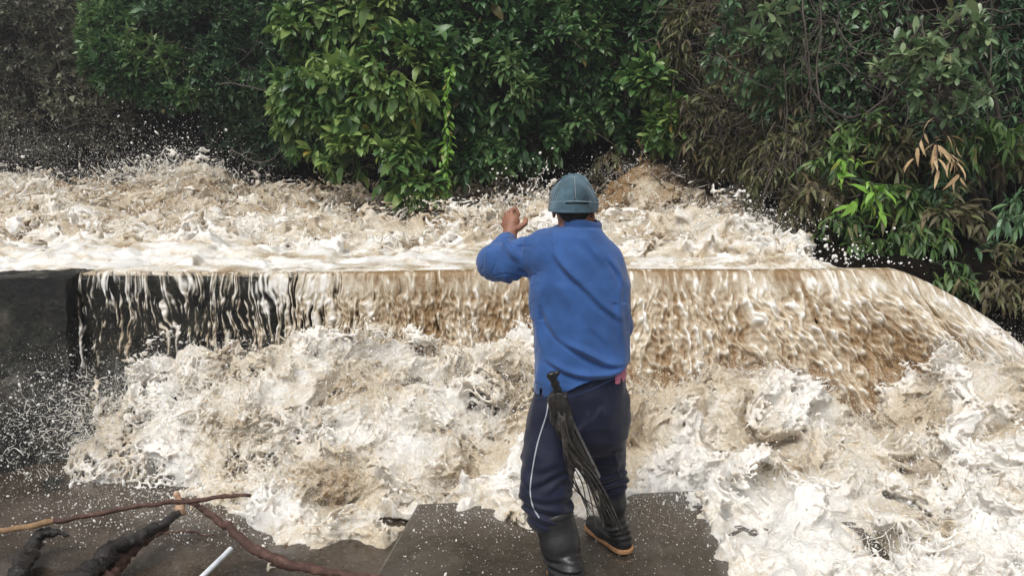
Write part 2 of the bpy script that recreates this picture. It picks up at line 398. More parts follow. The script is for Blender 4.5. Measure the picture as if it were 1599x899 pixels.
# ------------------------------------------------------------------ water falling over the crest
NX, NS = 1900, 230
xs = np.concatenate([np.linspace(-3.06, -.4, 900, endpoint=False), np.linspace(-.4, 4.5, NX-900)]); ss = np.linspace(-.14, 1, NS)
X, S = np.meshgrid(xs, ss, indexing='ij'); Sp = np.clip(S, 0, 1)
cz = crest_z(X)
# streak coordinates: the right end fans outwards
fan = sstep(X, .8, 3.2)
a = X-.0; a = X-fan*Sp*.55
thick = lerp(.018, .075, sstep(X, -2.2, .5))
# arc: over the lip then down
ang = np.clip(Sp/.10, 0, 1)*np.pi/2
yb = crest_y(X)-.02-.05*np.sin(ang)-(lean(X)+.03)*Sp**1.15+np.where(S < 0, -S*3.2, 0)
zb = cz+.02-.07*np.clip(-S/.03, 0, 1)-.05*(1-np.cos(ang))-np.clip(Sp-.05, 0, 1)*(cz+.30)*1.02
xb = X+fan*Sp**1.1*.42
base = np.stack([xb, yb, zb], -1)
du = np.gradient(base, axis=0); dv = np.gradient(base, axis=1); Nn = np.cross(du, dv); Nn /= np.linalg.norm(Nn, axis=-1)[..., None]+1e-9
Nn *= np.sign(-Nn[..., 1:2]+.3*Nn[..., 2:3]+1e-6)
q = np.stack([a, Sp*0, Sp], -1).astype(f32)
warp = noise(q, (3, 1, 2.2), 1)*.02+noise(q, (11, 1, 9), 2)*.008
qa = q.copy(); qa[..., 0] += warp
LF = 1-sstep(X, -1.6, -.2); strand = lerp(noise(qa, (19, 1, 1.6), 0), noise(qa, (52, 1, 3.0), 2), LF)                   # long strands
strand2 = noise(qa, (70, 1, 7), 1)
bead = noise(qa, (22, 1, 14), 1); bead2 = noise(qa, (44, 1, 30), 0)
big = noise(qa, (3.2, 1, 1.6), 2)
grow = sstep(Sp, .0, .25)
disp = thick*.5+strand*lerp(.006, .004, sstep(X, -1, 1))*grow+strand2*.004*grow+np.maximum(bead, -.6)*.016*(.3+.7*sstep(X, -1.5, 0))*grow*sstep(X, -2.6, -.6)+bead2*.006*grow+big*.018*grow*sstep(X, -1.5, .6)
disp += .03*sstep(X, 1.5, 3.0)*noise(qa, (5, 1, 4), 1)*grow
Vp = base+Nn*disp[..., None]
Vp[..., 2] += np.where(S < 0, .0, 0)
cover = .55+strand*.6+strand2*.3+bead*.3+bead2*.15+big*.15+lerp(-1.45, 2.4, sstep(X, -2.95, .15))+.15*sstep(Sp, .5, 1)+.8*(S < .02)*sstep(X, -1.8, -1.0)+.35*noise(q, (1.6, 1, .5), 2)
foam = .40+.09*strand+.13*np.clip(bead, -1, 1.5)+.08*bead2+.16*big+.08*(1-sstep(X, -2.2, -.6))+.04*sstep(X, 0, 1)+.22*sstep(X, 2.4, 3.4)
foam += .10*np.exp(-(Sp/.12)**2)-.20*sstep(Sp, .25, .65)*sstep(X, -.8, .3)*(1-sstep(X, 3.0, 3.8))
foam = foam+.30*sstep(bead2+bead, 1.1, 2.2)*sstep(X, -1.2, -.2)-.05*sstep(X, 0, .8)
foam = foam-.38*np.exp(-((S-.025)/.035)**2)
idx = np.arange(NX*NS).reshape(NX, NS)
Q = np.stack([idx[:-1, :-1], idx[1:, :-1], idx[1:, 1:], idx[:-1, 1:]], -1)
keep = (cover[:-1, :-1] > -.30)
film = np.clip(sstep(cover, -.30, 1.0)**1.2+sstep(X, -.9, .0), 0, 1)
o = mesh_obj('falling_water', Vp.reshape(-1, 3), Q[keep].reshape(-1, 4), M['sheet'], attrs={'foam': foam.ravel(), 'film': film.ravel()}); tag(o, kind='structure')

# ------------------------------------------------------------------ white water at the foot
def boil(name, lo_, hi_, vox, hfun, amp, lace_h, wfun=None, seed=0, foamf=None):
    ax, n, lo, vx = grid_pts(lo_, hi_, vox)
    X2, Y2 = np.meshgrid(ax[0], ax[1], indexing='ij'); H, A, L = hfun(X2, Y2)      # height, roughness, lace amount
    F = (ax[2][None, None, :]-H[..., None]).astype(f32)
    m = (F > (-.55 if wfun is not None else -.2))&(F < .34); ii = np.nonzero(m)
    p = np.stack([ax[0][ii[0]], ax[1][ii[1]], ax[2][ii[2]]], -1); A_ = A[ii[0], ii[1]]; L_ = L[ii[0], ii[1]]
    pw = p+np.stack([noise(p, 3, seed+1), noise(p, 3, seed+2), noise(p, 3, seed)], -1)*.05
    n1 = noise(pw, 3.4, seed); n2 = noise(pw, 8, seed+1); n3 = noise(pw, 18, seed+2); n4 = noise(pw, 40, seed)
    d = n1*.055+(1-np.abs(n2)*1.3)*.030+(1-np.abs(n3)*1.2)*.016+(1-np.abs(n4))*.008
    f0 = F[ii]-d*A_*amp
    spl = np.clip(n1*.45+.3+L_*.4, 0, 1.2)
    fil = filaments(pw, 11, seed+1, .28+.16*L_)*.03
    she = (np.abs(noise(pw, 9, seed+2))-.13)*.03
    lace = np.maximum(f0-lace_h*spl, np.minimum(fil, np.maximum(she, n3*.02)))
    F[ii] = np.minimum(f0, np.where(L_ > .02, lace, 1))
    # pockets where what is behind shows through
    if wfun is not None: F[ii] = np.maximum(F[ii], wfun(p, n1, n2, n3))
    F[:, :, -1] = 1; F[:, :, 0] = 1; F[0] = 1; F[-1] = 1; F[:, 0] = 1; F[:, -1] = 1
    V, Q = field_mesh(F, lo, vx); pv = V.astype(f32)
    hv, _, _ = hfun(V[:, 0], V[:, 1])
    fm = .68+.75*np.clip(V[:, 2]-hv, -.15, .15)+.16*noise(pv, 1.6, 1)+.05*noise(pv, 7, 2)
    if foamf is not None: fm = fm+foamf(V)
    o = mesh_obj(name, V, Q, M['foam'], attrs={'foam': fm}); tag(o, kind='structure'); print(name, len(V)); return o

def h_left(x, y):
    # bulging cascade below the fall, running out on the flat
    edge = -2.72+.12*noise2(x*0, y, 3, seed=1)
    right = .35
    foot = 4.50-.78*np.exp(-(np.abs(x+.88)/.52)**3)-.22*np.exp(-((x+1.5)/.5)**2)+.06*noise2(x, y, 2, seed=2)+.03*noise2(x, y, 6, seed=1)
    top = 5.36; s = np.clip((y-foot)/(top-foot), -1, 1.4)
    h = -.15+.075*sstep(s, 0, .12)*(1-.6*sstep(-x, 1.5, 2.0))+.55*np.clip((y-lerp(foot, 4.5, .8))/(5.36-lerp(foot, 4.5, .8)), 0, 1.4)**.62+.03*noise2(x, y, 1.5, seed=0)
    h = np.where(s < 0, -.19-.3*np.clip(-s, 0, 1), h)
    h = h-.8*sstep(-x, 2.65+.08*noise2(x*0, y, 3, seed=1), 2.95)-.10*sstep(-x, 2.2, 2.7)
    h = h-.30*sstep(x, .3, .8)
    A = .35+.75*np.clip(s, 0, 1); L = np.clip(.5+.35*noise2(x, y, 1.4, seed=1)+.35*sstep(-x, 1.6, 2.6), 0, 1)*np.clip(s*3+.2, 0, 1)
    return h, A, L
def pockets(p, n1, n2, n3):
    k = noise(p, (1.3, 1.3, 2.1), 0)+.40*noise(p, 4, 1)+1.9*sstep(-p[:, 0], 1.4, 2.9)-.7*sstep(p[:, 2], .24, .44)-1.2*sstep(p[:, 0], -1.75, -1.35)*sstep(-p[:, 2], -.03, .05)
    dark = k-.66                                            # positive where the water opens
    return np.where(dark > 0, np.minimum(dark*.10, np.minimum(np.abs(n2), np.abs(n3)*.8)*.08-.017), -1)
boil('white_water', (-3.2, 3.45, -.16), (.9, 5.5, .74), (.0105, .0105, .0105), h_left, 1.0, .13, pockets, 0,
     foamf=lambda V: .07-.14*sstep(V[:, 2]*-1, -.15, .1)*np.exp(-((V[:, 0]+.9)/.5)**2))

def h_right(x, y):
    h = lerp(.02, .20, sstep(y, 3.4, 5.0))
    def hump(cx, cy, sx, sy, a): return a*np.exp(-((x-cx)/sx)**2-((y-cy)/sy)**2)
    h = h+hump(1.55, 4.85, .42, .26, .26)+hump(1.75, 4.3, .6, .35, .08)+hump(2.95, 4.75, .34, .5, .34)+hump(.45, 4.75, .7, .25, .05)
    h = h-hump(2.32, 4.75, .26, .5, .20)+.035*noise2(x, y, 1.6, seed=1)
    h = h-.25*sstep(x, 3.2, 3.9)
    # it spills round the slab: thin over its right rear corner, none further in
    xe = .88+.06*noise2(x, y, 2.0, seed=0)+.04*noise2(x, y, 9, seed=1)+.16*sstep(3.5-y, 0, .6); ye = 4.16-.52*np.exp(-(np.abs(x-.08)/.42)**2.5)-.06*sstep(-x, .3, .6)+.07*noise2(x, y, 2.6, seed=2)+.05*noise2(x, y, 8, seed=1)
    ex = np.maximum(np.minimum(xe-x, ye-y), -1.5)             # >0 inside the clear part of the slab
    clear = sstep(ex, -.22, .02)
    h = lerp(h, lerp(h, .035, sstep(ex, -.7, -.1)), sstep(y, 2.0, 2.1)); h = lerp(h, -.03, clear)
    h = np.maximum(h, .11*(1-clear)*(x > .9)-.03); h = h-.24*(1-sstep(x, -.5, .1))*sstep(y, 4.05, 4.2); h = np.where(clear > .98, -.2, h)
    A = (.50+.65*(1-clear))*lerp(.65, 1, sstep(y, 3.0, 4.2)); L = np.clip(.45+.4*noise2(x, y, 1.3, seed=2)+.3*(y > 4.5), 0, 1)*(1-clear)
    return h, A, L
boil('white_water', (-.72, 2.5, -.12), (4.1, 5.35, .82), (.011, .011, .011), h_right, .95, .10, None, 1,
     foamf=lambda V: .14*(1-sstep(V[:, 1], 3.8, 4.7)))

# spray
phi = (1+5**.5)/2
ICO = np.array([(-1, phi, 0), (1, phi, 0), (-1, -phi, 0), (1, -phi, 0), (0, -1, phi), (0, 1, phi), (0, -1, -phi), (0, 1, -phi), (phi, 0, -1), (phi, 0, 1), (-phi, 0, -1), (-phi, 0, 1)])/math.hypot(1, phi)
ICF = np.array([(0, 11, 5), (0, 5, 1), (0, 1, 7), (0, 7, 10), (0, 10, 11), (1, 5, 9), (5, 11, 4), (11, 10, 2), (10, 7, 6), (7, 1, 8), (3, 9, 4), (3, 4, 2), (3, 2, 6), (3, 6, 8), (3, 8, 9), (4, 9, 5), (2, 4, 11), (6, 2, 10), (8, 6, 7), (9, 8, 1)])
def drops(pos, size, name='water_spray', stretch=.7):
    n = len(pos); d = rng.standard_normal((n, 3)); d /= np.linalg.norm(d, axis=1)[:, None]
    s = (size*np.exp(rng.standard_normal(n)*.5))[:, None, None]
    k = (1+np.abs(rng.standard_normal(n))*stretch)[:, None, None]
    I = ICO[None]*s; al = (I*d[:, None]).sum(-1, keepdims=True); I = I+d[:, None]*al*(k-1)
    V = (pos[:, None]+I).reshape(-1, 3); Fc = (ICF[None]+12*np.arange(n)[:, None, None]).reshape(-1, 3)
    o = mesh_obj(name, V, Fc, M['drops']); tag(o, kind='stuff'); return o
def cloud(c, s, n): return np.array(c)+rng.standard_normal((n, 3))*np.array(s)
def rise(c, s, n, h):
    """droplets thrown up: many low, few high"""
    p = cloud(c, s, n); p[:, 2] += rng.exponential(h, n); return p
def over(hf, xr, yr, n, h, mask=None):
    x = rng.uniform(*xr, n); y = rng.uniform(*yr, n); r = hf(x, y); z = (r[0] if isinstance(r, tuple) else r)
    z = z+.03+rng.exponential(h, n); p = np.stack([x, y, z], -1)
    return p[z > .0] if mask is None else p[mask(x, y) & (z > 0)]
OCT = np.array([(1, 0, 0), (-1, 0, 0), (0, 1, 0), (0, -1, 0), (0, 0, 1), (0, 0, -1)], float)
OCF = np.array([(0, 2, 4), (2, 1, 4), (1, 3, 4), (3, 0, 4), (2, 0, 5), (1, 2, 5), (3, 1, 5), (0, 3, 5)])
def fine(pos, size):
    """the finest spray, drops of a millimetre or two"""
    n = len(pos); s = (size*np.exp(rng.standard_normal(n)*.4))[:, None, None]
    V = (pos[:, None]+OCT[None]*s).reshape(-1, 3); Fc = (OCF[None]+6*np.arange(n)[:, None, None]).reshape(-1, 3)
    o = mesh_obj('fine_spray', V, Fc, M['drops']); tag(o, kind='stuff')
def threads(pos, vel, length, rad, name='water_threads'):
    """thin curved strings of water torn off the surface"""
    n = len(pos); m = 6; d = norm_(vel+rng.standard_normal((n, 3))*.6); c = [pos]; L = (length*np.exp(rng.standard_normal(n)*.5))[:, None]/m
    ax_ = norm_(rng.standard_normal((n, 3))); w = rng.standard_normal(n)[:, None]*.28
    for _ in range(m-1): d = norm_(d+np.cross(ax_, d)*w+rng.standard_normal((n, 3))*.22); c.append(c[-1]+d*L)
    C = np.stack(c, 1); T = norm_(np.gradient(C, axis=1)); A = norm_(np.cross(T, ax_[:, None])); B = np.cross(T, A)
    r = (rad*np.exp(rng.standard_normal(n)*.4))[:, None]*np.array([.5, .9, 1, .8, .6, .35])[None]; r = r*(1+.35*rng.standard_normal(r.shape))
    r = np.abs(r)+.0004; V = []
    for k in range(4): a = k*np.pi/2; V.append(C+(A*np.cos(a)+B*np.sin(a))*r[..., None])
    V = np.stack(V, 2).reshape(-1, 3); o = (np.arange(n)*m*4)[:, None, None]+(np.arange(m-1)*4)[None, :, None]; k = np.arange(4)[None, None]; k2 = (k+1) % 4
    Q = np.stack([o+k, o+k2, o+4+k2, o+4+k], -1).reshape(-1, 4); ob = mesh_obj(name, V, Q, M['thread']); tag(ob, kind='stuff')
def norm_(a): return a/(np.linalg.norm(a, axis=-1, keepdims=True)+1e-9)
mk = lambda x, y: h_right(x, y)[0] > 0.02
drops(np.vstack([
    over(h_left, (-2.9, .4), (4.5, 5.35), 3600, .05), over(h_right, (.4, 3.4), (3.0, 5.1), 2600, .04, mk),
    cloud((-2.9, 4.9, .25), (.22, .3, .14), 900), cloud((-2.2, 4.45, .0), (.6, .25, .08), 700)]), .0024)
fine(np.vstack([over(h_left, (-3.0, .5), (3.7, 5.4), 60000, .055), over(h_right, (.2, 3.6), (2.9, 5.2), 60000, .05, mk),
    cloud((-2.95, 4.9, .25), (.3, .35, .18), 7000), cloud((-2.2, 4.35, -.02), (.8, .3, .10), 5000), cloud((2.9, 4.7, .62), (.4, .4, .12), 5000), cloud((1.5, 4.7, .5), (.5, .25, .10), 4000)]), .0014)
p1 = over(h_left, (-2.95, .45), (4.3, 5.35), 2600, .04); p2 = over(h_right, (.3, 3.4), (2.9, 5.15), 1000, .03, mk)
threads(p1, np.array([0, -1.2, .2]), .06, .0013); threads(p2, np.array([.4, -1.1, .1]), .08, .0017)
p3 = cloud((-2.72, 4.85, .18), (.20, .28, .12), 650); threads(p3, np.array([-.6, -.5, .2]), .045, .0016)
p4 = over(river_h, (-8.5, 2.3), (7.4, 11.5), 3200, .05); threads(p4, np.array([.9, -.5, .5]), .13, .0036)
p5 = rise((.36, 8.7, 1.26), (.18, .1, .04), 130, .10); threads(p5, np.array([.2, 0, 1.2]), .08, .0038)
p6 = rise((-4.45, 10.4, 1.52), (.45, .25, .06), 260, .08); threads(p6[p6[:, 2] < 1.75], np.array([.2, -.2, 1.0]), .12, .005)
drops(np.vstack([rise((-4.45, 10.4, 1.55), (.42, .3, .06), 900, .17), rise((-8.3, 11, 1.6), (1.3, .5, .08), 300, .14), rise((-6, 11, 1.4), (1.0, .4, .06), 250, .16),
    rise((.35, 8.7, 1.28), (.26, .15, .06), 300, .13), rise((.0, 8.8, 1.3), (.28, .15, .05), 130, .14), rise((1.9, 10.6, 1.6), (.6, .4, .05), 160, .07), rise((2.3, 7.8, 1.15), (.3, .6, .05), 420, .07),
    rise((2.62, 6.4, .98), (.3, .3, .03), 160, .05), over(river_h, (-8, 2.3), (7.4, 11.5), 1500, .05)]), .0052)
fine(np.vstack([rise((-4.45, 10.4, 1.5), (.6, .3, .08), 6000, .2), rise((-8.8, 10.9, 1.8), (1.4, .5, .12), 26000, .32), rise((-6, 11, 1.4), (1.3, .4, .08), 5000, .22),
    rise((1.9, 10.6, 1.55), (.6, .4, .06), 2500, .08), rise((2.2, 8.0, 1.15), (.3, .7, .06), 3500, .08), over(river_h, (-8.5, 2.4), (7.2, 11.5), 12000, .06)]), .0028)
# splashes lying on the rock, the flat and the slab
n = 2400; x = -1.2-rng.exponential(1.0, n); y = rng.uniform(3.9, 5.45, n); y = np.where((x > -2.6)&(y > 4.4), rng.uniform(3.7, 4.4, n), y)
zz = np.where(y > 4.5, lerp(-.17, .44, sstep(y, 4.5, 5.5)**1.1), -.13)+.015+rng.exponential(.025, n)
drops(np.stack([x, y, zz], -1), .0018, 'water_spray', 1.0)
n = 5200; x = rng.uniform(-.5, 1.2, n); y = 4.3-rng.exponential(.34, n)
drops(np.stack([x, y, .001+rng.exponential(.002, n)], -1), .0013, 'water_spray', .9)
# ------------------------------------------------------------------ the man
def fabric(name, col, rough=.85, var=.25, bump=.25, sheen=.3, scale=500, fold=.0):
    t = NT_(name); n = t.noise(9, 6, .6)
    c1 = tuple(np.array(col)*(1-var)); c2 = tuple(np.array(col)*(1+var))
    t.set(Base_Color=t.ramp(n, [(.3, c1), (.7, c2)]), Roughness=rough, Sheen_Weight=sheen, Specular_IOR_Level=.25)
    t.bump(t.math('ADD', t.noise(scale, 2, .5), t.math('MULTIPLY', t.noise(35, 4, .6), fold)), bump, .004); return t.m
M['shirt'] = fabric('blue_pique', (.032, .094, .275), .8, .22, .35, .25, 420, 1.2)
M['trousers'] = fabric('navy_cloth', (.0075, .0105, .030), .6, .15, .3, .15, 300, 1.2)
M['denim'] = fabric('faded_denim', (.070, .128, .165), .95, .65, .8, .3, 260, 1.0)
M['denim_light'] = fabric('worn_denim_edge', (.26, .34, .38), .9, .2, .4, .2, 260)
M['pink'] = fabric('pink_cloth', (.55, .16, .24), .9, .2, .3)
M['cord'] = fabric('bracelet_cord', (.42, .10, .04), .7, .2, .3)
M['piping'] = fabric('grey_piping', (.42, .44, .48), .6, .1, .2)
t = NT_('skin'); n = t.noise(22, 6, .6)
t.set(Base_Color=t.ramp(n, [(.3, (.23, .095, .055)), (.7, (.36, .165, .10))]), Roughness=.5, Subsurface_Weight=.12, Subsurface_Radius=(.012, .004, .002)); t.bump(t.noise(160, 5, .7), .35, .003); M['skin'] = t.m
t = NT_('hair'); t.set(Base_Color=(.012, .010, .009), Roughness=.7); t.bump(t.noise(300, 3, .7, stretch=(1, 1, .3)), 1, .006); M['hair'] = t.m
t = NT_('eye_white'); t.set(Base_Color=(.7, .68, .64), Roughness=.2); M['eye'] = t.m
t = NT_('black_rubber'); n = t.noise(14, 7, .65)
t.set(Base_Color=t.ramp(n, [(.4, (.010, .010, .011)), (.62, (.018, .018, .018)), (.75, (.06, .055, .048))]), Roughness=t.ramp(n, [(.35, .28), (.7, .6)])); t.bump(t.math('ADD', t.noise(18, 4, .6), t.math('MULTIPLY', t.noise(140, 3, .6), .2)), .35, .012); M['rubber'] = t.m
t = NT_('tan_sole'); t.set(Base_Color=t.ramp(t.noise(40, 5, .6), [(.3, (.30, .14, .06)), (.7, (.55, .30, .14))]), Roughness=.5); M['sole'] = t.m
t = NT_('black_leather'); n = t.noise(40, 6, .65)
t.set(Base_Color=t.ramp(n, [(.3, (.010, .009, .008)), (.7, (.035, .030, .026))]), Roughness=.45); t.bump(n, .6, .006); M['leather'] = t.m
t = NT_('leather_strand'); n = t.noise(30, 5, .6)
t.set(Base_Color=t.ramp(n, [(.35, (.014, .012, .011)), (.75, (.12, .105, .09))]), Roughness=.5); M['strand'] = t.m
t = NT_('black_plastic'); t.set(Base_Color=(.012, .012, .013), Roughness=.35); t.bump(t.noise(90, 3, .5), .3, .004); M['plastic'] = t.m

def smin(a, b, k):
    h = np.clip(.5+.5*(b-a)/k, 0, 1); return b+(a-b)*h-k*h*(1-h)
def cone(p, a, b, ra, rb):
    a = np.asarray(a, f32); b = np.asarray(b, f32); ba = b-a
    h = np.clip(((p-a)@ba)/float(ba@ba), 0, 1)
    return np.linalg.norm(p-a-h[..., None]*ba, axis=-1)-(ra+(rb-ra)*h)
def ell(p, c, r):
    r = np.asarray(r, f32); q = (p-np.asarray(c, f32))/r; k = np.linalg.norm(q, axis=-1); return (k-1)*float(r.min())
def segd(p, a, b):
    return cone(p, a, b, 0, 0)
def loft(p, rows, n=2.4):
    """rows of (z, cx, cy, a, b) -> rounded upright body"""
    R = np.array(sorted(rows)); z = p[..., 2]
    cx, cy, a, b = (np.interp(z, R[:, 0], R[:, k]).astype(f32) for k in (1, 2, 3, 4))
    r = (np.abs((p[..., 0]-cx)/a)**n+np.abs((p[..., 1]-cy)/b)**n)**(1/n)
    d = (r-1)*np.minimum(a, b)*.95
    return np.maximum(d, np.maximum(z-R[-1, 0], R[0, 0]-z))
def sdf_mesh(fn, lo, hi, vox):
    ax, n, lo, vx = grid_pts(lo, hi, vox); F = np.empty(n, f32)
    Yg, Zg = np.meshgrid(ax[1], ax[2], indexing='ij')
    step = max(1, 1500000//Yg.size)
    for i in range(0, n[0], step):
        xx = ax[0][i:i+step]; p = np.empty((len(xx),)+Yg.shape+(3,), f32)
        p[..., 0] = xx[:, None, None]; p[..., 1] = Yg; p[..., 2] = Zg; F[i:i+step] = fn(p)
    F[0] = F[-1] = 1; F[:, 0] = F[:, -1] = 1; F[:, :, 0] = F[:, :, -1] = 1
    return field_mesh(F, lo, vx)
def hit(fn, u, v, off=0.0, y0=2.6, y1=4.2):
    """where the sight line through (u,v) meets a body, `off` in front of it"""
    a, b = P(u, v, y0), P(u, v, y1); s = np.linspace(0, 1, 500)[:, None]
    p = (a+(b-a)*s).astype(f32); d = fn(p); k = np.argmax(d < off); return p[k].astype(float) if (d < off).any() else p[np.argmin(d)].astype(float)
def rows_px(tab, pw=0):
    out = []
    for v, l, r, cy, b in tab:
        A, B = P(l, v, cy), P(r, v, cy); out.append(((A[2]+B[2])/2, (A[0]+B[0])/2, cy, (B[0]-A[0])/2, b))
    return out
MAN = empty('person', G(915, 890)); MAN.location = (float(G(925, 890)[0]), 3.25, 0)
tag(MAN, 'man seen from behind in blue shirt and cap, left fist raised beside his head', 'person')

sh_l, el_l, wr_l, ha_l = P(853, 394, 3.42), P(773, 409, 3.52), P(796, 371, 3.70), P(802, 345, 3.74)
sh_r, el_r, wr_r = P(940, 408, 3.42), P(966, 508, 3.48), P(925, 420, 3.70)
ha_r = P(912, 385, 3.76)
HEAD = P(895, 322, 3.47)
TORSO = rows_px([(346, 884, 932, 3.47, .075), (356, 864, 942, 3.45, .095), (368, 848, 950, 3.44, .11), (388, 837, 962, 3.43, .122), (412, 829, 973, 3.42, .130), (442, 825, 983, 3.40, .135), (480, 828, 984, 3.38, .135),
                 (520, 830, 983, 3.36, .132), (556, 833, 980, 3.35, .135), (590, 834, 979, 3.34, .140), (640, 836, 980, 3.34, .145)])
def body_f(p):
    z = p[..., 2]
    d = ell(p, HEAD+(0, 0, .012), (.076, .094, .098)); d = smin(d, ell(p, HEAD+(0, .02, -.055), (.058, .075, .065)), .03)
    d = smin(d, cone(p, HEAD+(0, -.02, -.05), P(896, 372, 3.45), .056, .062), .03)
    for s in (-1, 1):                                        # ears
        e = HEAD+(s*.079, .0, -.022); d = smin(d, ell(p, e+(s*.004, 0, 0), (.009, .018, .030)), .006)
        d = np.maximum(d, -ell(p, e+(s*.014, .006, .004), (.007, .008, .014)))
        d = np.maximum(d, -ell(p, HEAD+(s*.031, .100, .005), (.014, .012, .010)))     # eye sockets
    d = smin(d, cone(p, HEAD+(0, .088, .01), HEAD+(0, .107, -.025), .009, .014), .012)   # nose
    d = smin(d, ell(p, HEAD+(0, .088, -.058), (.024, .010, .006)), .004); d = smin(d, ell(p, HEAD+(0, .087, -.068), (.020, .010, .006)), .004)
    d = smin(d, loft(p, [(a, b, c, w-.032, h-.034) for a, b, c, w, h in TORSO]), .05)
    for a, b, c in ((sh_l, el_l, wr_l), (sh_r, el_r, wr_r)):
        d = smin(d, cone(p, a, b, .052, .042), .03); d = smin(d, cone(p, b, c, .043, .029), .01)
    # raised left hand: palm, four bent fingers, thumb
    pal = lambda W, H, K: smin(cone(p, W, H, .027, .030), cone(p, W+(K[0], 0, -.004), H+(K[0], .0, -.012), .020, .024), .02)
    d = smin(d, pal(wr_l, ha_l, (-.016, 0, 0)), .02)
    for (u, v, y), L in zip([(799, 329, 3.755), (791.5, 334, 3.765), (787.5, 342, 3.765), (786, 350.5, 3.76)], (1.0, 1.08, 1.0, .82)):
        k = P(u, v, y); m1 = k+np.array((.006, .040, .002))*L; m2 = m1+np.array((.022, .012, -.010))*L; m3 = m2+np.array((.004, -.020, -.012))*L
        base = ha_l*.6+wr_l*.4+(k-ha_l)*.55
        d = smin(d, cone(p, base, k, .013, .0115), .010)
        f = np.minimum(cone(p, k, m1, .0112, .0100), np.minimum(cone(p, m1, m2, .0100, .0090), cone(p, m2, m3, .0090, .0078)))
        d = smin(d, f, .004)
    th0, th1, th2, th3 = wr_l*.55+ha_l*.45+(.012, -.012, 0), P(812, 355, 3.715), P(820, 349, 3.715), P(821, 343, 3.73)
    d = smin(d, np.minimum(cone(p, th0, th1, .018, .0145), np.minimum(cone(p, th1, th2, .0140, .0130), cone(p, th2, th3, .0130, .0105))), .006)
    i1 = P(799, 329, 3.755); i2 = P(804, 325.5, 3.765); i3 = P(810, 335, 3.755)          # crooked index finger over the thumb
    d = smin(d, np.minimum(cone(p, i1, i2, .0112, .0105), cone(p, i2, i3, .0105, .009)), .004)
    # right hand, in front of the chest
    d = smin(d, smin(cone(p, wr_r, ha_r, .027, .032), cone(p, wr_r+(.018, 0, 0), ha_r+(.02, 0, -.005), .018, .022), .02), .02)
    for i in range(4):
        k = ha_r+(.026-.018*i, .012, .022-.004*abs(i-1)); m1 = k+(-.004, .030, .018); m2 = m1+(-.012, .018, -.012); m3 = m2+(-.010, -.006, -.016)
        d = smin(d, np.minimum(cone(p, k, m1, .0112, .010), np.minimum(cone(p, m1, m2, .010, .009), cone(p, m2, m3, .009, .008))), .004)
    d = smin(d, np.minimum(cone(p, ha_r+(-.02, 0, -.015), ha_r+(-.045, .02, .0), .015, .012), cone(p, ha_r+(-.045, .02, .0), ha_r+(-.048, .035, .022), .012, .009)), .005)
    return d
lo = np.array((-.16, 3.20, 1.02)); V, Q = sdf_mesh(body_f, lo, (.56, 3.90, 1.84), .0033)
body = mesh_obj('body', V, Q, M['skin'], MAN)
for s in (-1, 1):
    th, ph = np.meshgrid(np.linspace(0, np.pi, 9), np.linspace(0, 2*np.pi, 13)[:-1], indexing='ij')
    S = np.stack([np.sin(th)*np.cos(ph), np.sin(th)*np.sin(ph), np.cos(th)], -1).reshape(-1, 3)*.0105+HEAD+(s*.031, .090, .005)
    i = np.arange(9*12).reshape(9, 12); j = np.roll(i, -1, 1); mesh_obj('eye', S, [np.stack([i[:-1], i[1:], j[1:], j[:-1]], -1).reshape(-1, 4)], M['eye'], body)
def hair_f(p):
    d = ell(p, HEAD+(0, -.003, .012), (.079, .097, .100)); d = smin(d, cone(p, HEAD+(0, -.045, -.02), HEAD+(0, -.03, -.075), .058, .052), .02)
    z = p[..., 2]-HEAD[2]; y = p[..., 1]-HEAD[1]
    line = np.where(y < .0, -.062+.9*np.clip(np.abs(p[..., 0]-HEAD[0])-.035, 0, 1)*.9, .0)
    d = np.maximum(d, line-z); d = np.maximum(d, y-.055); d = np.maximum(d, z-.03)
    return d+noise(p, (70, 70, 20), 1)*.0012
V, Q = sdf_mesh(hair_f, HEAD-(.1, .12, .1), HEAD+(.1, .12, .14), .003); mesh_obj('hair', V, Q, M['hair'], body)

# shirt
PX = lambda u, v, y=3.29: P(u, v, y)
FOLDS = [  # pixel polyline, width m, height m
    ([(864, 385), (880, 412), (905, 442), (940, 476), (972, 502)], .013, .010), ([(842, 468), (856, 495), (880, 522), (915, 545), (950, 558), (980, 560)], .013, .011),
    ([(850, 556), (880, 572), (915, 578), (950, 575), (980, 564)], .012, .010), ([(900, 476), (918, 498), (938, 518), (950, 534)], .014, .005),
    ([(856, 602), (890, 604), (925, 598), (965, 584)], .014, .006), ([(972, 436), (965, 470), (966, 505), (976, 550)], .014, .004),
    ([(950, 400), (966, 425), (975, 450)], .012, .006), ([(845, 440), (838, 480), (838, 520), (846, 556)], .018, .004),
    ([(900, 365), (925, 385), (950, 420)], .022, .004), ([(870, 440), (885, 470), (905, 495)], .020, .004), ([(930, 600), (955, 590), (978, 572)], .009, .007)]
hemA, hemB = P(834, 628, 3.2), P(978, 582, 3.2)
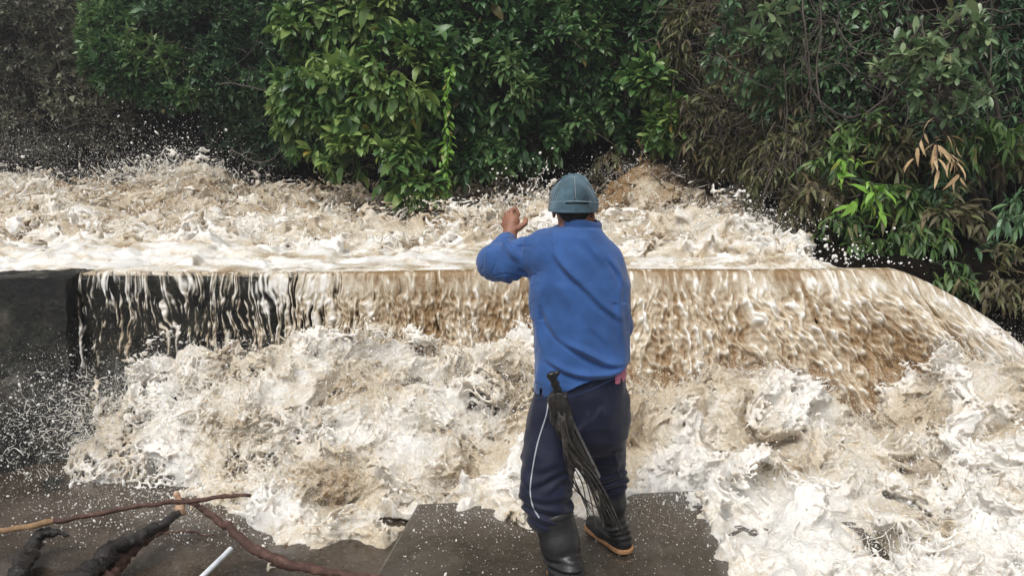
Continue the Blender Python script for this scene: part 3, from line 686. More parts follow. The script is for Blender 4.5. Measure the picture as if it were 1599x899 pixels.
def shirt_f(p, detail=True):
    d = loft(p, TORSO, 2.35)
    d = smin(d, ell(p, sh_l+(.01, 0, .0), (.088, .085, .082)), .06); d = smin(d, ell(p, sh_r+(-.012, 0, .0), (.074, .085, .078)), .06)
    arm = cone(p, sh_l, el_l, .083, .079)
    fore = cone(p, el_l+(0, .0, -.002), wr_l+(wr_l-el_l)*-.20, .077, .052)
    la = smin(arm, fore, .025); la = smin(la, ell(p, P(792, 421, 3.49), (.055, .06, .045)), .04)
    if detail:
        q = p.copy(); w = noise(q, 5, 1)*.02
        la = la-.014*np.maximum(0, np.sin((p[..., 0]*60+p[..., 2]*46+w*60))*np.exp(-((p[..., 0]-P(798, 400, 3.45)[0])/.035)**2))
        for a, b, wd, h in ((P(786, 376, 3.44), P(800, 410, 3.42), .010, .012), (P(800, 410, 3.42), P(806, 434, 3.44), .010, .010), (P(812, 388, 3.40), P(826, 428, 3.40), .010, -.008), (P(820, 372, 3.40), P(838, 415, 3.38), .009, .006), (P(760, 395, 3.45), P(775, 432, 3.44), .012, .006)):
            la = la-1.7*h*np.exp(-(segd(p, a, b)/(wd*1.5))**2)
    d = smin(d, la, .035)
    ra = smin(cone(p, sh_r, el_r, .072, .066), cone(p, el_r, wr_r+(wr_r-el_r)*-.1, .064, .048), .02)
    d = smin(d, ra, .05)
    if detail:
        m = d < .05; pm = p[m]; add = noise(pm, (4, 4, 3), 1)*.0035+noise(pm+noise(pm, 3, 2)[:, None]*.03, (9, 9, 6), 0)*.0016
        back = pm[:, 1] < 3.42
        sl = sstep(-pm[:, 0], -.16, -.05); add = add-sl*np.clip(.8-np.abs(noise(pm+noise(pm, 5, 0)[:, None]*.02, (9, 9, 15), 2))*2.2, 0, 1)*.006
        wx = noise(pm, 4, 0)*.006; wz = noise(pm, 4, 1)*.006; hv = .75+.3*noise(pm, 5, 2)
        for line, w_, h_ in FOLDS:
            L = curve([PX(u, v) for u, v in line], 9)[:, [0, 2]]; q0 = pm[:, [0, 2]]+np.stack([wx, wz], -1)
            dist = np.full(len(pm), 9., f32); sg = np.ones(len(pm), f32); tt = np.zeros(len(pm), f32)
            for k in range(8):
                A2, ba = L[k], L[k+1]-L[k]; q = q0-A2; hh = np.clip((q@ba)/(ba@ba), 0, 1); e = q-hh[:, None]*ba; dd = np.hypot(e[:, 0], e[:, 1])
                m2 = dd < dist; dist = np.where(m2, dd, dist); sg = np.where(m2, np.sign(e[:, 1]), sg); tt = np.where(m2, (k+hh)/8, tt)
            sd = dist*sg; env = np.clip(np.sin(tt*np.pi), 0, 1)**.8*hv*back
            w_ = w_*.85; add = add+1.9*env*h_*(np.exp(-(sd/w_)**2*np.where(sd > 0, .35, 1))-.6*np.exp(-((sd+w_*1.9)/w_)**2))
        a, b, c = P(858, 350, 3.37), P(861, 392, 3.33), P(868, 420, 3.33)   # armhole seam
        for s0, s1 in ((a, b), (b, c)): add = add-.0035*np.exp(-(segd(pm, s0+(0, 0, 0), s1)/.0065)**2)
        d[m] -= add
    hem = hemA[2]+(p[..., 0]-hemA[0])/(hemB[0]-hemA[0])*(hemB[2]-hemA[2])
    hem = hem+.010*np.sin(p[..., 0]*26)+.05*np.maximum(0, p[..., 1]-3.3)
    d = np.maximum(d, hem-p[..., 2])
    # side vent, neck opening, cuff
    d = np.maximum(d, -np.maximum(np.abs(p[..., 0]-P(846, 620, 3.2)[0])-.0035-.08*np.clip(P(846, 612, 3.2)[2]-p[..., 2], 0, 1), np.maximum(p[..., 2]-P(846, 612, 3.2)[2], p[..., 1]-3.3)))
    d = np.maximum(d, -cone(p, P(905, 356, 3.46), P(905, 330, 3.46), .060, .064))
    cz = wr_l-(wr_l-el_l)*.20; nn = (wr_l-el_l)/np.linalg.norm(wr_l-el_l)
    d = np.maximum(d, -cone(p, cz-nn*.03, cz+nn*.09, .036, .040))
    return d
V, Q = sdf_mesh(shirt_f, (-.24, 3.12, .74), (.60, 3.86, 1.72), .0042)
shirt = mesh_obj('shirt', V, Q, M['shirt'], MAN)
M['stitch_shade'] = fabric('shaded_stitch_seam', (.018, .042, .15), .8)  # real seam, its stitch shadow put into a darker shirt blue
for line in ([(859, 352), (861, 370), (863, 388), (866, 405), (868, 422)], [(838, 622), (862, 622), (890, 619), (925, 607), (955, 592), (972, 582)]):
    pts = curve([hit(shirt_f, u, v, .0006) for u, v in curve(line, 14)], 40); V, Fs = tube(pts, .0013, 5); mesh_obj('seam', V, Fs, M['stitch_shade'], shirt)
# collar: a folded band round the neck, lower on his right
def collar_f(p):
    c = P(907, 349, 3.455); q = p-c.astype(f32); q2 = q.copy(); q2[..., 2] = q[..., 2]+.34*np.clip(q[..., 0]-.01, 0, 1)+.14*np.clip(-q[..., 0]-.02, 0, 1)-.10*q[..., 1]
    z = q2[..., 2]; a = .086-.12*z; r = np.sqrt((q2[..., 0]/1.0)**2+(q2[..., 1]/1.0)**2)
    d = np.maximum(np.abs(r-a-.10*np.clip(-z, 0, 1))-.0045, np.abs(z+.004)-.032)
    d = smin(d, np.maximum(np.abs(r-a+.004)-.009, np.abs(z-.022)-.006), .005)
    front = np.maximum(q[..., 1]-.02, np.abs(q[..., 0])-.02-.5*np.clip(q[..., 1], 0, 1))
    return np.maximum(d, -np.maximum(-(q[..., 1]-.05), np.abs(q[..., 0])-.022))-.0015
c = P(907, 349, 3.455); V, Q = sdf_mesh(collar_f, c-(.13, .13, .075), c+(.13, .13, .06), .0032); mesh_obj('collar', V, Q, M['shirt'], shirt)

# cap: dome, stitched band with strap slot, brim pointing away
CC = P(895, 329, 3.475)
def cap_f(p):
    q = p-CC.astype(f32); z = q[..., 2]
    n_ = 2.35; d = ((np.abs(q[..., 0]/.103)**n_+np.abs(q[..., 1]/.122)**n_+np.abs(z/.148)**n_)**(1/n_)-1)*.103
    zz = np.clip(z/.148, 0, 1); ang = np.arctan2(q[..., 0], q[..., 1]); rr = np.hypot(q[..., 0], q[..., 1])
    for k in range(3):
        s = np.abs(np.sin(ang-k*np.pi/3)); d = d-.0030*np.exp(-((s*rr-.007)/.0035)**2)*(z > .045)+.0035*np.exp(-(s*rr/.0035)**2)*(z > .045)
    nz = noise(p, (8, 8, 12), 2)*.0030; d = d+nz
    band = z < .043+.006*np.cos(q[..., 0]*20)
    d = d-np.where(band, .0028, 0)
    slot = np.maximum(np.abs(z-.036)-.0045, np.maximum(np.abs(q[..., 0]-.008)-.048, q[..., 1]))
    d = np.maximum(d, -np.maximum(slot, -(d+.006)))
    inner = ((np.abs(q[..., 0]/.096)**n_+np.abs(q[..., 1]/.115)**n_+np.abs(z/.141)**n_)**(1/n_)-1)*.096
    d = np.maximum(d, -inner-nz); return np.maximum(d, -z-.002-.06*np.abs(q[..., 0])*0)
V, Q = sdf_mesh(cap_f, CC-(.12, .14, .02), CC+(.12, .14, .17), .0023); cap = mesh_obj('cap', V, Q, M['denim'], MAN)
a = np.linspace(-.5, .5, 14)*np.pi; el_ = np.array([CC+(.106*np.sin(t_), -.1255*np.cos(t_), .047+.006*np.cos(.106*np.sin(t_)*20)-.006) for t_ in a*.95])
V, Fs = tube(el_, .0022, 6); mesh_obj('seam', V, Fs, M['denim_light'], cap)
for k in range(3):
    a0 = k*np.pi/3; tt = np.linspace(.12, 1.35, 16) if k else np.linspace(.12, 1.25, 16)
    for sg in (-1, 1):
        dr = np.array([np.sin(a0)*sg, np.cos(a0)*sg]); 
        if dr[1] > .2: continue
        cs, sn = np.cos(tt)**(2/2.35), np.sin(tt)**(2/2.35); rr_ = 1/((abs(dr[0])/.103)**2.35+(abs(dr[1])/.122)**2.35)**(1/2.35)
        pts = np.stack([CC[0]+dr[0]*rr_*sn, CC[1]+dr[1]*rr_*sn, CC[2]+.149*cs], -1)
        V, Fs = tube(pts, .0015, 5); mesh_obj('seam', V, Fs, M['denim_light'], cap)
V, Q = sdf_mesh(lambda p: ell(p, CC+(0, 0, .150), (.011, .011, .007)), CC+(-.02, -.02, .13), CC+(.02, .02, .17), .002); mesh_obj('button', V, Q, M['trousers'], cap)
def brim_f(p):
    q = p-(CC+(0, .11, .006)).astype(f32); r = np.hypot(q[..., 0]/.082, q[..., 1]/.085); s = q[..., 2]+.6*q[..., 0]**2*4+.18*np.clip(q[..., 1], 0, 1)
    return np.maximum(np.maximum((r-1)*.08, np.abs(s)-.003), -q[..., 1]-.03)
V, Q = sdf_mesh(brim_f, CC+(-.10, .06, -.06), CC+(.10, .22, .04), .0028); mesh_obj('brim', V, Q, M['denim'], cap)
# bracelet
nn = (ha_l-wr_l); nn /= np.linalg.norm(nn); u_ = np.cross(nn, (0, 1, 0)); u_ /= np.linalg.norm(u_); w_ = np.cross(nn, u_); a = np.linspace(0, 2*np.pi, 22)
c0 = wr_l+nn*.004; V, Fs = tube(c0+.0325*(np.cos(a)[:, None]*u_+np.sin(a)[:, None]*w_)+nn*(.004*np.sin(a*2))[:, None], .0028, 6); mesh_obj('bracelet', V, Fs, M['cord'], MAN)

# trousers
HIPS = rows_px([(560, 838, 974, 3.35, .115), (600, 836, 976, 3.34, .130), (630, 834, 980, 3.33, .140), (655, 829, 981, 3.33, .145), (680, 830, 975, 3.33, .125), (700, 842, 962, 3.33, .09), (716, 870, 935, 3.33, .03)])
KL = [P(871, 655, 3.30), P(856, 712, 3.25), P(851, 765, 3.21), P(858, 800, 3.19), P(865, 822, 3.18)]; RL = [.118, .112, .108, .094, .078]
KR = [P(935, 655, 3.36), P(939, 705, 3.40), P(945, 735, 3.42), P(953, 750, 3.43), P(955, 764, 3.44)]; RR = [.112, .100, .086, .070, .060]
def legs(p, K, R, k=.02):
    d = None
    for i in range(len(K)-1):
        c = cone(p, K[i], K[i+1], R[i], R[i+1]); d = c if d is None else smin(d, c, k)
    return d
def trousers_f(p, detail=True):
    h = loft(p, HIPS, 2.3)
    l = legs(p, KL, RL); r = legs(p, KR, RR)
    d = smin(np.minimum(smin(l, r, .012), 9), h, .05)
    cr = P(905, 700, 3.25)                                           # seat cleft and the gap between the legs
    if detail:
        m = d < .04; q = p[m]; z = q[:, 2]
        w = noise(q, (5, 5, 4), 1)
        add = noise(q, (7, 7, 4), 0)*.0028+noise(q+w[:, None]*.012, (10, 10, 12), 2)*.0020
        kz = lambda K, s: np.exp(-((z-K[2])/s)**2)
        left = q[:, 0] < P(902, 700, 3.3)[0]
        add = add+left*kz(KL[3]+(0, 0, .03), .055)*.010*np.sin(z*150+q[:, 0]*26+w*2.2)+(~left)*kz(KR[3]+(0, 0, .02), .05)*.008*np.sin(z*160-q[:, 0]*30+w*2)
        add = add+left*kz(KL[2]+(0, 0, .08), .05)*.005*np.sin(z*90-q[:, 0]*40+w*2)
        sc = np.array([P(908, 628, 3.18), P(905, 668, 3.2), P(896, 700, 3.2)])
        add = add-.010*np.exp(-(np.minimum(segd(q, sc[0], sc[1]), segd(q, sc[1], sc[2]))/.03)**2)
        for u0, v0, u1, v1, h_ in ((938, 640, 925, 665, .006), (948, 622, 945, 650, .005), (925, 655, 905, 672, .006), (918, 650, 912, 665, .005), (960, 705, 968, 745, .005), (950, 600, 952, 640, -.004)):
            a, b = hitc(u0, v0), hitc(u1, v1); add = add+h_*np.exp(-(segd(q, a, b)/.009)**2)
        d[m] -= add
    top = P(900, 578, 3.3)[2]; d = np.maximum(d, p[..., 2]-top-.02*0)
    # leg ends
    d = np.maximum(d, -np.maximum(legs(p, [KL[3]+(.0, 0, -.06), KL[4]+(.01, 0, -.08)], [.2, .2]), p[..., 2]-KL[4][2]))
    return d
_hc = {}
def hitc(u, v):
    if (u, v) not in _hc: _hc[(u, v)] = hit(lambda p: trousers_f(p, False), u, v)
    return _hc[(u, v)]
V, Q = sdf_mesh(trousers_f, (-.03, 3.0, .18), (.60, 3.62, 1.12), .0042)
tr = mesh_obj('trousers', V, Q, M['trousers'], MAN)
tf = lambda p: trousers_f(p, True)
pts = curve([hit(tf, u, v, .0025) for u, v in curve([(856, 628), (853, 648), (840, 690), (832, 730), (828, 765), (832, 790), (842, 808)], 34)], 80); V, Fs = tube(pts, .0034, 6); mesh_obj('piping', V, Fs, M['piping'], tr)
pts = curve([hit(tf, u, v, .0005) for u, v in ((951, 592), (950, 612), (948, 632))], 14); V, Fs = tube(pts, .0018, 5); mesh_obj('seam', V, Fs, M['trousers'], tr)
pts = curve([hit(tf, u, v, .0008) for u, v in ((844, 632), (832, 652), (830, 668), (838, 677), (850, 668), (855, 650))], 24); V, Fs = tube(pts, .0022, 5); mesh_obj('pocket', V, Fs, M['trousers'], tr)
# pink vest peeping out under the shirt at his right side
def vest_f(p):
    return np.maximum(loft(p, [(z, x, y, a+.007, b+.004) for z, x, y, a, b in HIPS], 2.3)-noise(p, 18, 1)*.002, np.maximum(np.maximum(P(960, 594, 3.3)[2]-p[..., 2], p[..., 2]-P(960, 562, 3.3)[2]), P(958, 580, 3.3)[0]-p[..., 0]))
V, Q = sdf_mesh(vest_f, (.36, 3.10, .85), (.60, 3.55, 1.25), .004)
if len(Q): mesh_obj('undershirt', V, Q, M['pink'], MAN)

# rubber boots
def boot(K, R, heel, toe, name='boot'):
    heel, toe = np.array(heel), np.array(toe); mid = heel*.5+toe*.5
    def f(p):
        d = None
        for i in range(len(K)-1):
            c = cone(p, K[i], K[i+1], R[i], R[i+1]); d = c if d is None else smin(d, c, .02)
        top = K[0]; dirn = (K[0]-K[1])/np.linalg.norm(K[0]-K[1])
        h = ((p-top.astype(f32))@dirn.astype(f32))
        d = np.maximum(d, h)
        rim = np.maximum(d-.0035, np.abs(h+.010)-.007); d = np.minimum(d, rim)
        d = np.maximum(d, -np.maximum(cone(p, K[0]+dirn*.05, K[1], R[0]-.010, R[1]-.010), -h-.20))
        foot = smin(cone(p, heel+(0, 0, .052), mid+(0, 0, .050), .046, .047), cone(p, mid+(0, 0, .050), toe+(0, 0, .042), .047, .040), .02)
        d = smin(d, foot, .045)
        m = np.abs(d) < .03; q = p[m]
        ank = np.exp(-((q[:, 2]-heel[2]-.12)/.045)**2)
        d[m] -= ank*.006*np.sin(q[:, 2]*190+noise(q, 7, 1)*1.2)+noise(q, 8, 2)*.0022
        return np.maximum(d, heel[2]+.014-p[..., 2])
    allp = np.array(list(K)+[heel, toe]); lo = allp.min(0)-.13; hi = allp.max(0)+.12; lo[2] = heel[2]-.005
    V, Q = sdf_mesh(f, lo, hi, .0042); b = mesh_obj(name, V, Q, M['rubber'], MAN)
    def s(p):
        fl = p.copy(); fl[..., 2] = heel[2]
        o = smin(smin(cone(fl, heel, mid, .048, .042), cone(fl, mid, toe, .044, .042), .01), 9+0*fl[..., 0], .01)
        step = np.where(segd(fl, heel, heel) < .065, 0, .009)
        return np.maximum(o-.003, np.maximum(p[..., 2]-heel[2]-.030, heel[2]+step-p[..., 2]))
    lo[2] = heel[2]-.008; hi[2] = heel[2]+.06; V, Q = sdf_mesh(s, lo, hi, .0035); so = mesh_obj('sole', V, Q, M['sole'], b); return b
bl = boot([P(864, 803, 3.18), P(876, 850, 3.14), P(886, 905, 3.10), np.array((G(890, 930)[0], 3.07, .13))], [.088, .080, .066, .056], (G(892, 935)[0], 3.03, .003), (G(892, 935)[0]-.05, 3.24, .003))
br = boot([P(956, 750, 3.435), P(957, 785, 3.435), P(960, 815, 3.44), np.array((G(962, 845)[0], 3.46, .12))], [.063, .058, .050, .046], (G(972, 862)[0], 3.455, .003), (G(972, 862)[0]-.115, 3.655, .003))

# machete in its fringed leather sheath, hanging at his left hip
ff = lambda p: np.minimum(trousers_f(p, False), shirt_f(p, False))
def on(u, v, off): return hit(ff, u, v, off)
h0, h1 = P(862, 586, 3.115), P(878, 630, 3.125)
MC = empty('machete', tuple(h1)); tag(MC, 'machete with black plastic grip pushed into a leather sheath at his hip', 'machete')
ax_ = (h0-h1)/np.linalg.norm(h0-h1); si = np.cross(ax_, (0, 1, 0)); si /= np.linalg.norm(si)
def grip_f(p):
    d = cone(p, h1-ax_*.03, h0, .0185, .0165); q = p-h1.astype(f32); t_ = q@ax_.astype(f32)
    d = d+.0022*np.cos(t_*240)*(np.abs(q@si.astype(f32)) > .004)
    k = h0+ax_*.002; d = smin(d, cone(p, k-si*.024, k+si*.014, .0105, .009), .008)
    return np.maximum(d, np.abs(q[..., 1]-(t_*(ax_[1])))-.014)
V, Q = sdf_mesh(grip_f, np.minimum(h0, h1)-.06, np.maximum(h0, h1)+.05, .0026); mesh_obj('grip', V, Q, M['plastic'], MC)
bl0, bl1 = h1-ax_*.02, P(935, 745, 3.16)
V, Fs = tube(np.linspace(bl0, bl1, 10), np.linspace(.014, .010, 10), 4); V = np.array(V); t = NT_('blade_steel'); t.set(Base_Color=(.3, .3, .3), Metallic=1.0, Roughness=.4); M['steel'] = t.m
mesh_obj('blade', V, Fs, M['steel'], MC, smooth=False)
SH = empty('sheath', tuple(h1)); tag(SH, 'black leather machete sheath with long fringe strands hanging behind his legs', 'sheath')
s0, s1, s2, s3 = P(870, 624, 3.125), P(877, 655, 3.12), P(884, 676, 3.125), P(948, 770, 3.18)
def sheath_f(p):
    d = smin(cone(p, s0, s1, .040, .042), cone(p, s1, s2, .042, .026), .02)
    e = np.minimum(cone(p, s2, s2*.4+s3*.6, .026, .018), cone(p, s2*.4+s3*.6, s3, .018, .013))
    d = smin(d, e, .03); q = p-s1.astype(f32)
    k = s0+(0, 0, .006); rim = np.maximum(cone(p, k-si*.001, k+ax_*.004, .044, .044), np.abs((p-k.astype(f32))@ax_.astype(f32))-.006)
    d = np.minimum(d, rim)
    yy = np.interp(p[..., 2], [s3[2], s2[2], s0[2]], [s3[1], s2[1], s0[1]])
    d = np.maximum(d, np.abs(p[..., 1]-yy)-.021)
    return d-noise(p, (18, 18, 12), 1)*.0022-np.abs(noise(p, (30, 30, 9), 2))*.0018
V, Q = sdf_mesh(sheath_f, (.08, 3.02, .50), (.48, 3.28, 1.13), .0034); mesh_obj('pouch', V, Q, M['leather'], SH)
parts = []
r5 = np.random.default_rng(5)
for k in range(20):
    a = P(876+r5.uniform(-4, 6), 645+r5.uniform(-4, 26), 3.085+r5.uniform(0, .02))
    tu = r5.uniform(930, 978); tv = 838-(978-tu)*.15-r5.uniform(0, 34)
    if k < 7: tu = r5.uniform(916, 940); tv = r5.uniform(790, 812)
    y1 = 3.14+r5.uniform(-.03, .04)
    m1 = P(887+r5.uniform(-4, 5)+(tu-955)*.10, 700+r5.uniform(-8, 8), 3.08+r5.uniform(0, .025)); m2 = P(lerp(902, tu, .42)+r5.uniform(-4, 4), 752+r5.uniform(-6, 6), 3.10+r5.uniform(0, .03))
    if k < 5: m2 = P(896+r5.uniform(-4, 4), 755+r5.uniform(-6, 6), 3.1)
    V, Fs = tube(curve([a, m1, m2, P(tu, tv, y1)], 26), np.linspace(.0034, .0021, 26), 5); parts.append((V, Fs))
V, Fs = merge(parts); mesh_obj('fringe', V, Fs, M['strand'], SH)
# ------------------------------------------------------------------ the bank's trees, shrubs and creepers
def mat_leaf(name, dark, mid, light, accent=(.30, .26, .05), rough=.38, trans=.22):
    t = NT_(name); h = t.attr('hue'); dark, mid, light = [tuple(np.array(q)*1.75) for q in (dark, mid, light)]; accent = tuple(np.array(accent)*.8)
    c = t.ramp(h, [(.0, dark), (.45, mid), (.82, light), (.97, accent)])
    t.set(Base_Color=c, Roughness=rough, Specular_IOR_Level=.6)
    tr_ = t.node('ShaderNodeBsdfTranslucent'); t.put(tr_.inputs['Color'], c)
    mx = t.node('ShaderNodeMixShader'); mx.inputs[0].default_value = trans
    t.l.new(t.b.outputs[0], mx.inputs[1]); t.l.new(tr_.outputs[0], mx.inputs[2]); t.l.new(mx.outputs[0], t.out.inputs[0]); return t.m
M['leaf_broad'] = mat_leaf('broad_leaves', (.014, .042, .010), (.056, .118, .032), (.13, .20, .055), (.32, .26, .05))
M['leaf_mid'] = mat_leaf('mid_green_leaves', (.014, .040, .014), (.044, .098, .034), (.095, .16, .058), (.24, .20, .07))
M['leaf_small'] = mat_leaf('small_dark_leaves', (.024, .052, .026), (.056, .112, .054), (.12, .19, .09), (.10, .12, .04))
M['leaf_grey'] = mat_leaf('grey_green_leaves', (.045, .050, .036), (.095, .10, .070), (.16, .16, .11), (.13, .11, .07), .6)
M['leaf_brown'] = mat_leaf('withered_leaves', (.035, .028, .015), (.075, .060, .030), (.085, .10, .036), (.22, .15, .07), .6)
M['leaf_pale'] = mat_leaf('pale_rosette_leaves', (.050, .085, .040), (.10, .155, .075), (.17, .22, .11), (.26, .27, .12), .35)
M['leaf_blade'] = mat_leaf('blade_leaves', (.018, .040, .012), (.040, .085, .020), (.085, .135, .035), (.25, .20, .09), .45)
M['leaf_lime'] = mat_leaf('lime_leaves', (.06, .14, .02), (.11, .22, .03), (.17, .30, .05), (.3, .3, .05), .4)
M['leaf_dry'] = mat_leaf('dry_leaves', (.16, .10, .05), (.32, .22, .12), (.46, .34, .20), (.5, .4, .26), .8)
M['bark'] = mat_rock('grey_bark', [(.3, (.035, .028, .022)), (.5, (.085, .07, .055)), (.7, (.17, .145, .12))], 30, (.6, .9), .6, .01)
M['bark_dark'] = mat_rock('dark_bark', [(.3, (.012, .009, .007)), (.5, (.035, .027, .02)), (.7, (.07, .055, .042))], 30, (.6, .9), .6, .01)

def norm(a): return a/(np.linalg.norm(a, axis=-1, keepdims=True)+1e-9)
ST = {  # stations along the leaf, half widths
    'broad': ([.14, .48, .80], [.50, 1.0, .62]), 'oval': ([.2, .55, .84], [.62, 1.0, .72]), 'blade': ([.12, .40, .75], [.8, 1.0, .55])}
def leaf_mesh(pos, d, L, W, hue, kind='broad', droop=.25, fold=.25, r=rng):
    """many leaves: pos base, d direction, L length, W width -> V, F, hue per vertex"""
    n = len(pos); d = norm(d); up = np.array([0, 0, 1.])+r.standard_normal((n, 3))*.35
    side = norm(np.cross(d, up)); nrm = norm(np.cross(side, d))
    L = np.broadcast_to(L, n)[:, None]; W = np.broadcast_to(W, n)[:, None]
    if kind == 'small':
        a = pos+d*L*.45; tip = pos+d*L-nrm*L*droop*.6
        V = np.stack([pos, a+side*W*.5+nrm*W*fold*.5, tip, a-side*W*.5+nrm*W*fold*.5], 1)
        F = np.array([[0, 1, 2], [0, 2, 3]]); k = 4; Fs = (F[None]+k*np.arange(n)[:, None, None]).reshape(-1, 3)
        return V.reshape(-1, 3), [Fs], np.repeat(hue, k)
    ts, ws = ST[kind]; cols = [pos]
    for t_, w_ in zip(ts, ws):
        m = pos+d*L*t_-nrm*L*droop*t_*t_; s_ = side*W*.5*w_; e = nrm*W*.5*w_*fold
        cols += [m-s_+e, m, m+s_+e]
    cols.append(pos+d*L*(1-.12*droop)-nrm*L*droop*1.05)
    V = np.stack(cols, 1); k = 11
    T = np.array([[0, 2, 1], [0, 3, 2], [7, 8, 10], [8, 9, 10]]); Qd = np.array([[1, 2, 5, 4], [2, 3, 6, 5], [4, 5, 8, 7], [5, 6, 9, 8]])
    o = k*np.arange(n)[:, None, None]
    return V.reshape(-1, 3), [(Qd[None]+o).reshape(-1, 4), (T[None]+o).reshape(-1, 3)], np.repeat(hue, k)
def leaves_obj(name, lists, mat, parent=None):
    V, Fs = merge([(v, f) for v, f, _ in lists]); hue = np.concatenate([h for _, _, h in lists])
    return mesh_obj(name, V, Fs, mat, parent, smooth=True, attrs={'hue': hue})

def in_lobes(lobes, n, r, shell=.5, clump=.0, cf=1.6, seed=0):
    vol = np.array([l[1][0]*l[1][1]*l[1][2] for l in lobes])**.75; k = r.choice(len(lobes), n, p=vol/vol.sum())
    d = norm(r.standard_normal((n, 3))); d[:, 1] -= .35; d = norm(d)
    rad = 1-shell*r.random(n)**1.6; C = np.array([l[0] for l in lobes])[k]; R = np.array([l[1] for l in lobes])[k]
    p = C+d*R*rad[:, None]*(1+.16*noise(((C+d*R)*1).astype(f32), 1.1, seed)[:, None])
    out = norm(d/R)
    m = noise(p.astype(f32), cf, seed) > clump-.9
    return p[m], out[m], C[m]
def plant(name, label, cat, root, lobes, tips, per, L, mat, kind='broad', ratio=.42, hue=(.45, .22), up=.35, spread=1.0, droop=.3, clump=0., shell=.5,
          twig=.35, bark='bark_dark', trunk=.07, seed=0, group=None, bare=0, barelen=.5, tip_hue=.25, grav=0., cf=1.6):
    r = np.random.default_rng(100+seed)
    root = np.array(root, float); root[2] = ground_z(np.array([root[0]]), np.array([root[1]]))[0]-.1
    e = empty(name, tuple(root)); tag(e, label, cat, group)
    wood = []; P0, O, C = in_lobes(lobes, tips, r, shell, clump, cf, seed); n = len(P0)
    for c_, R_ in lobes:
        c_ = np.array(c_); mid = (root+c_)/2+r.standard_normal(3)*.15+(0, 0, .25)
        wood.append(tube(curve([root, mid, c_], 10), np.linspace(trunk, trunk*.35, 10), 7, wob=.08))
    br = [tube(curve([C[k], (C[k]+P0[k])/2+r.standard_normal(3)*.08, P0[k]], 5), np.linspace(.011, .0035, 5), 4) for k in range(0, n, max(1, int(1/twig)))]
    axis = norm(O*.8+np.array([0, 0, up])+r.standard_normal((n, 3))*.35-np.array([0, 0, grav]))
    a1 = norm(np.cross(axis, r.standard_normal((n, 3)))); a2 = np.cross(axis, a1)
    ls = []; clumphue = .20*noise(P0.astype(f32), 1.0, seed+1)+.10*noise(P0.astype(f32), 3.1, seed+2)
    for k in range(per):
        ph = k*2.4+r.random(n)*.6; el = r.uniform(.5, 1.15, n)*spread; back = (k/per)*L*.9
        d = axis*np.cos(el)[:, None]+(a1*np.cos(ph)[:, None]+a2*np.sin(ph)[:, None])*np.sin(el)[:, None]; d[:, 2] -= grav*.5
        pos = P0-axis*back*r.random(n)[:, None]
        s = np.exp(r.standard_normal(n)*.22); Lk = L*s
        h = np.clip(hue[0]+clumphue+hue[1]*r.standard_normal(n)+tip_hue*.5*(.5-k/per), .0, .84); h = np.where(r.random(n) < .010, 1.0, h)  # leaves nearer the twig tip get a paler, yellower hue
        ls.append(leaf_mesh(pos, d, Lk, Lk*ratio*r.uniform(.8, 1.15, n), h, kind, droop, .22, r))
    if tips < 150: wood += br; br = []
    V, Fs = merge(wood); mesh_obj('trunk', V, Fs, M[bark], e)
    if bare:
        B, O2, C2 = in_lobes(lobes, bare, r, shell*.6, -9, 1, seed)
        for k in range(len(B)):
            d = norm(r.standard_normal(3)+O2[k]*.4); q = B[k]-d*barelen*.5
            pts = [q]; dd = d
            for _ in range(5): dd = norm(dd+r.standard_normal(3)*.45-np.array([0, 0, .10])); pts.append(pts[-1]+dd*barelen/5*r.uniform(.6, 1.3))
            br.append(tube(curve(pts, 9), np.linspace(.008*r.uniform(.5, 1.4), .003, 9), 4))
    if br: V, Fs = merge(br); mesh_obj('twigs', V, Fs, M['bark' if bare else bark], e)
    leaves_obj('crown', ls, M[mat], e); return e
LB = lambda u, v, y, a, b, c: (P(u, v, y), (a, b, c))

plant('tree', 'grey tangled tree with tiny dull leaves above the standing wave', 'tree', (-8.5, 14.2, 0),
      [LB(30, 40, 12.4, 1.4, .8, 1.2), LB(120, 150, 12.2, .9, .5, .9), LB(-70, 160, 12.0, 1.0, .6, .9), LB(60, 215, 12.3, .7, .35, .4)], 6500, 4, .085, 'leaf_grey', 'small', .45, (.45, .25), bare=420, barelen=.7, bark='bark', clump=.1, seed=1, twig=.06, trunk=.1)
plant('tree', 'dark green small leaved tree arching over the black hollow in the bank', 'tree', (-4.5, 14.0, 0),
      [LB(290, 20, 12.2, 1.2, .7, .9), LB(400, 60, 12.3, 1.1, .7, 1.0), LB(470, 130, 12.4, .6, .5, .8), LB(350, 110, 12.0, .8, .45, .6)], 5200, 6, .12, 'leaf_small', 'small', .42, (.42, .22), seed=2, clump=.15, bare=60, barelen=.8, twig=.06)
plant('shrub', 'brighter green spray of small leaves hanging left of the black hollow', 'shrub', (-5.4, 13.6, 0),
      [LB(215, 110, 11.7, .75, .4, .42), LB(180, 60, 11.9, .45, .4, .6), LB(270, 150, 11.6, .5, .3, .2)], 1100, 6, .12, 'leaf_mid', 'small', .42, (.6, .2), seed=3, clump=.2)
plant('shrub', 'dark shrub hanging low behind the tall splash', 'shrub', (-3.2, 13.6, 0),
      [LB(440, 215, 12.2, .6, .3, .5), LB(370, 190, 12.5, .6, .35, .45)], 1500, 5, .11, 'leaf_small', 'small', .4, (.25, .2), seed=4, clump=.2, bare=40, barelen=.6)
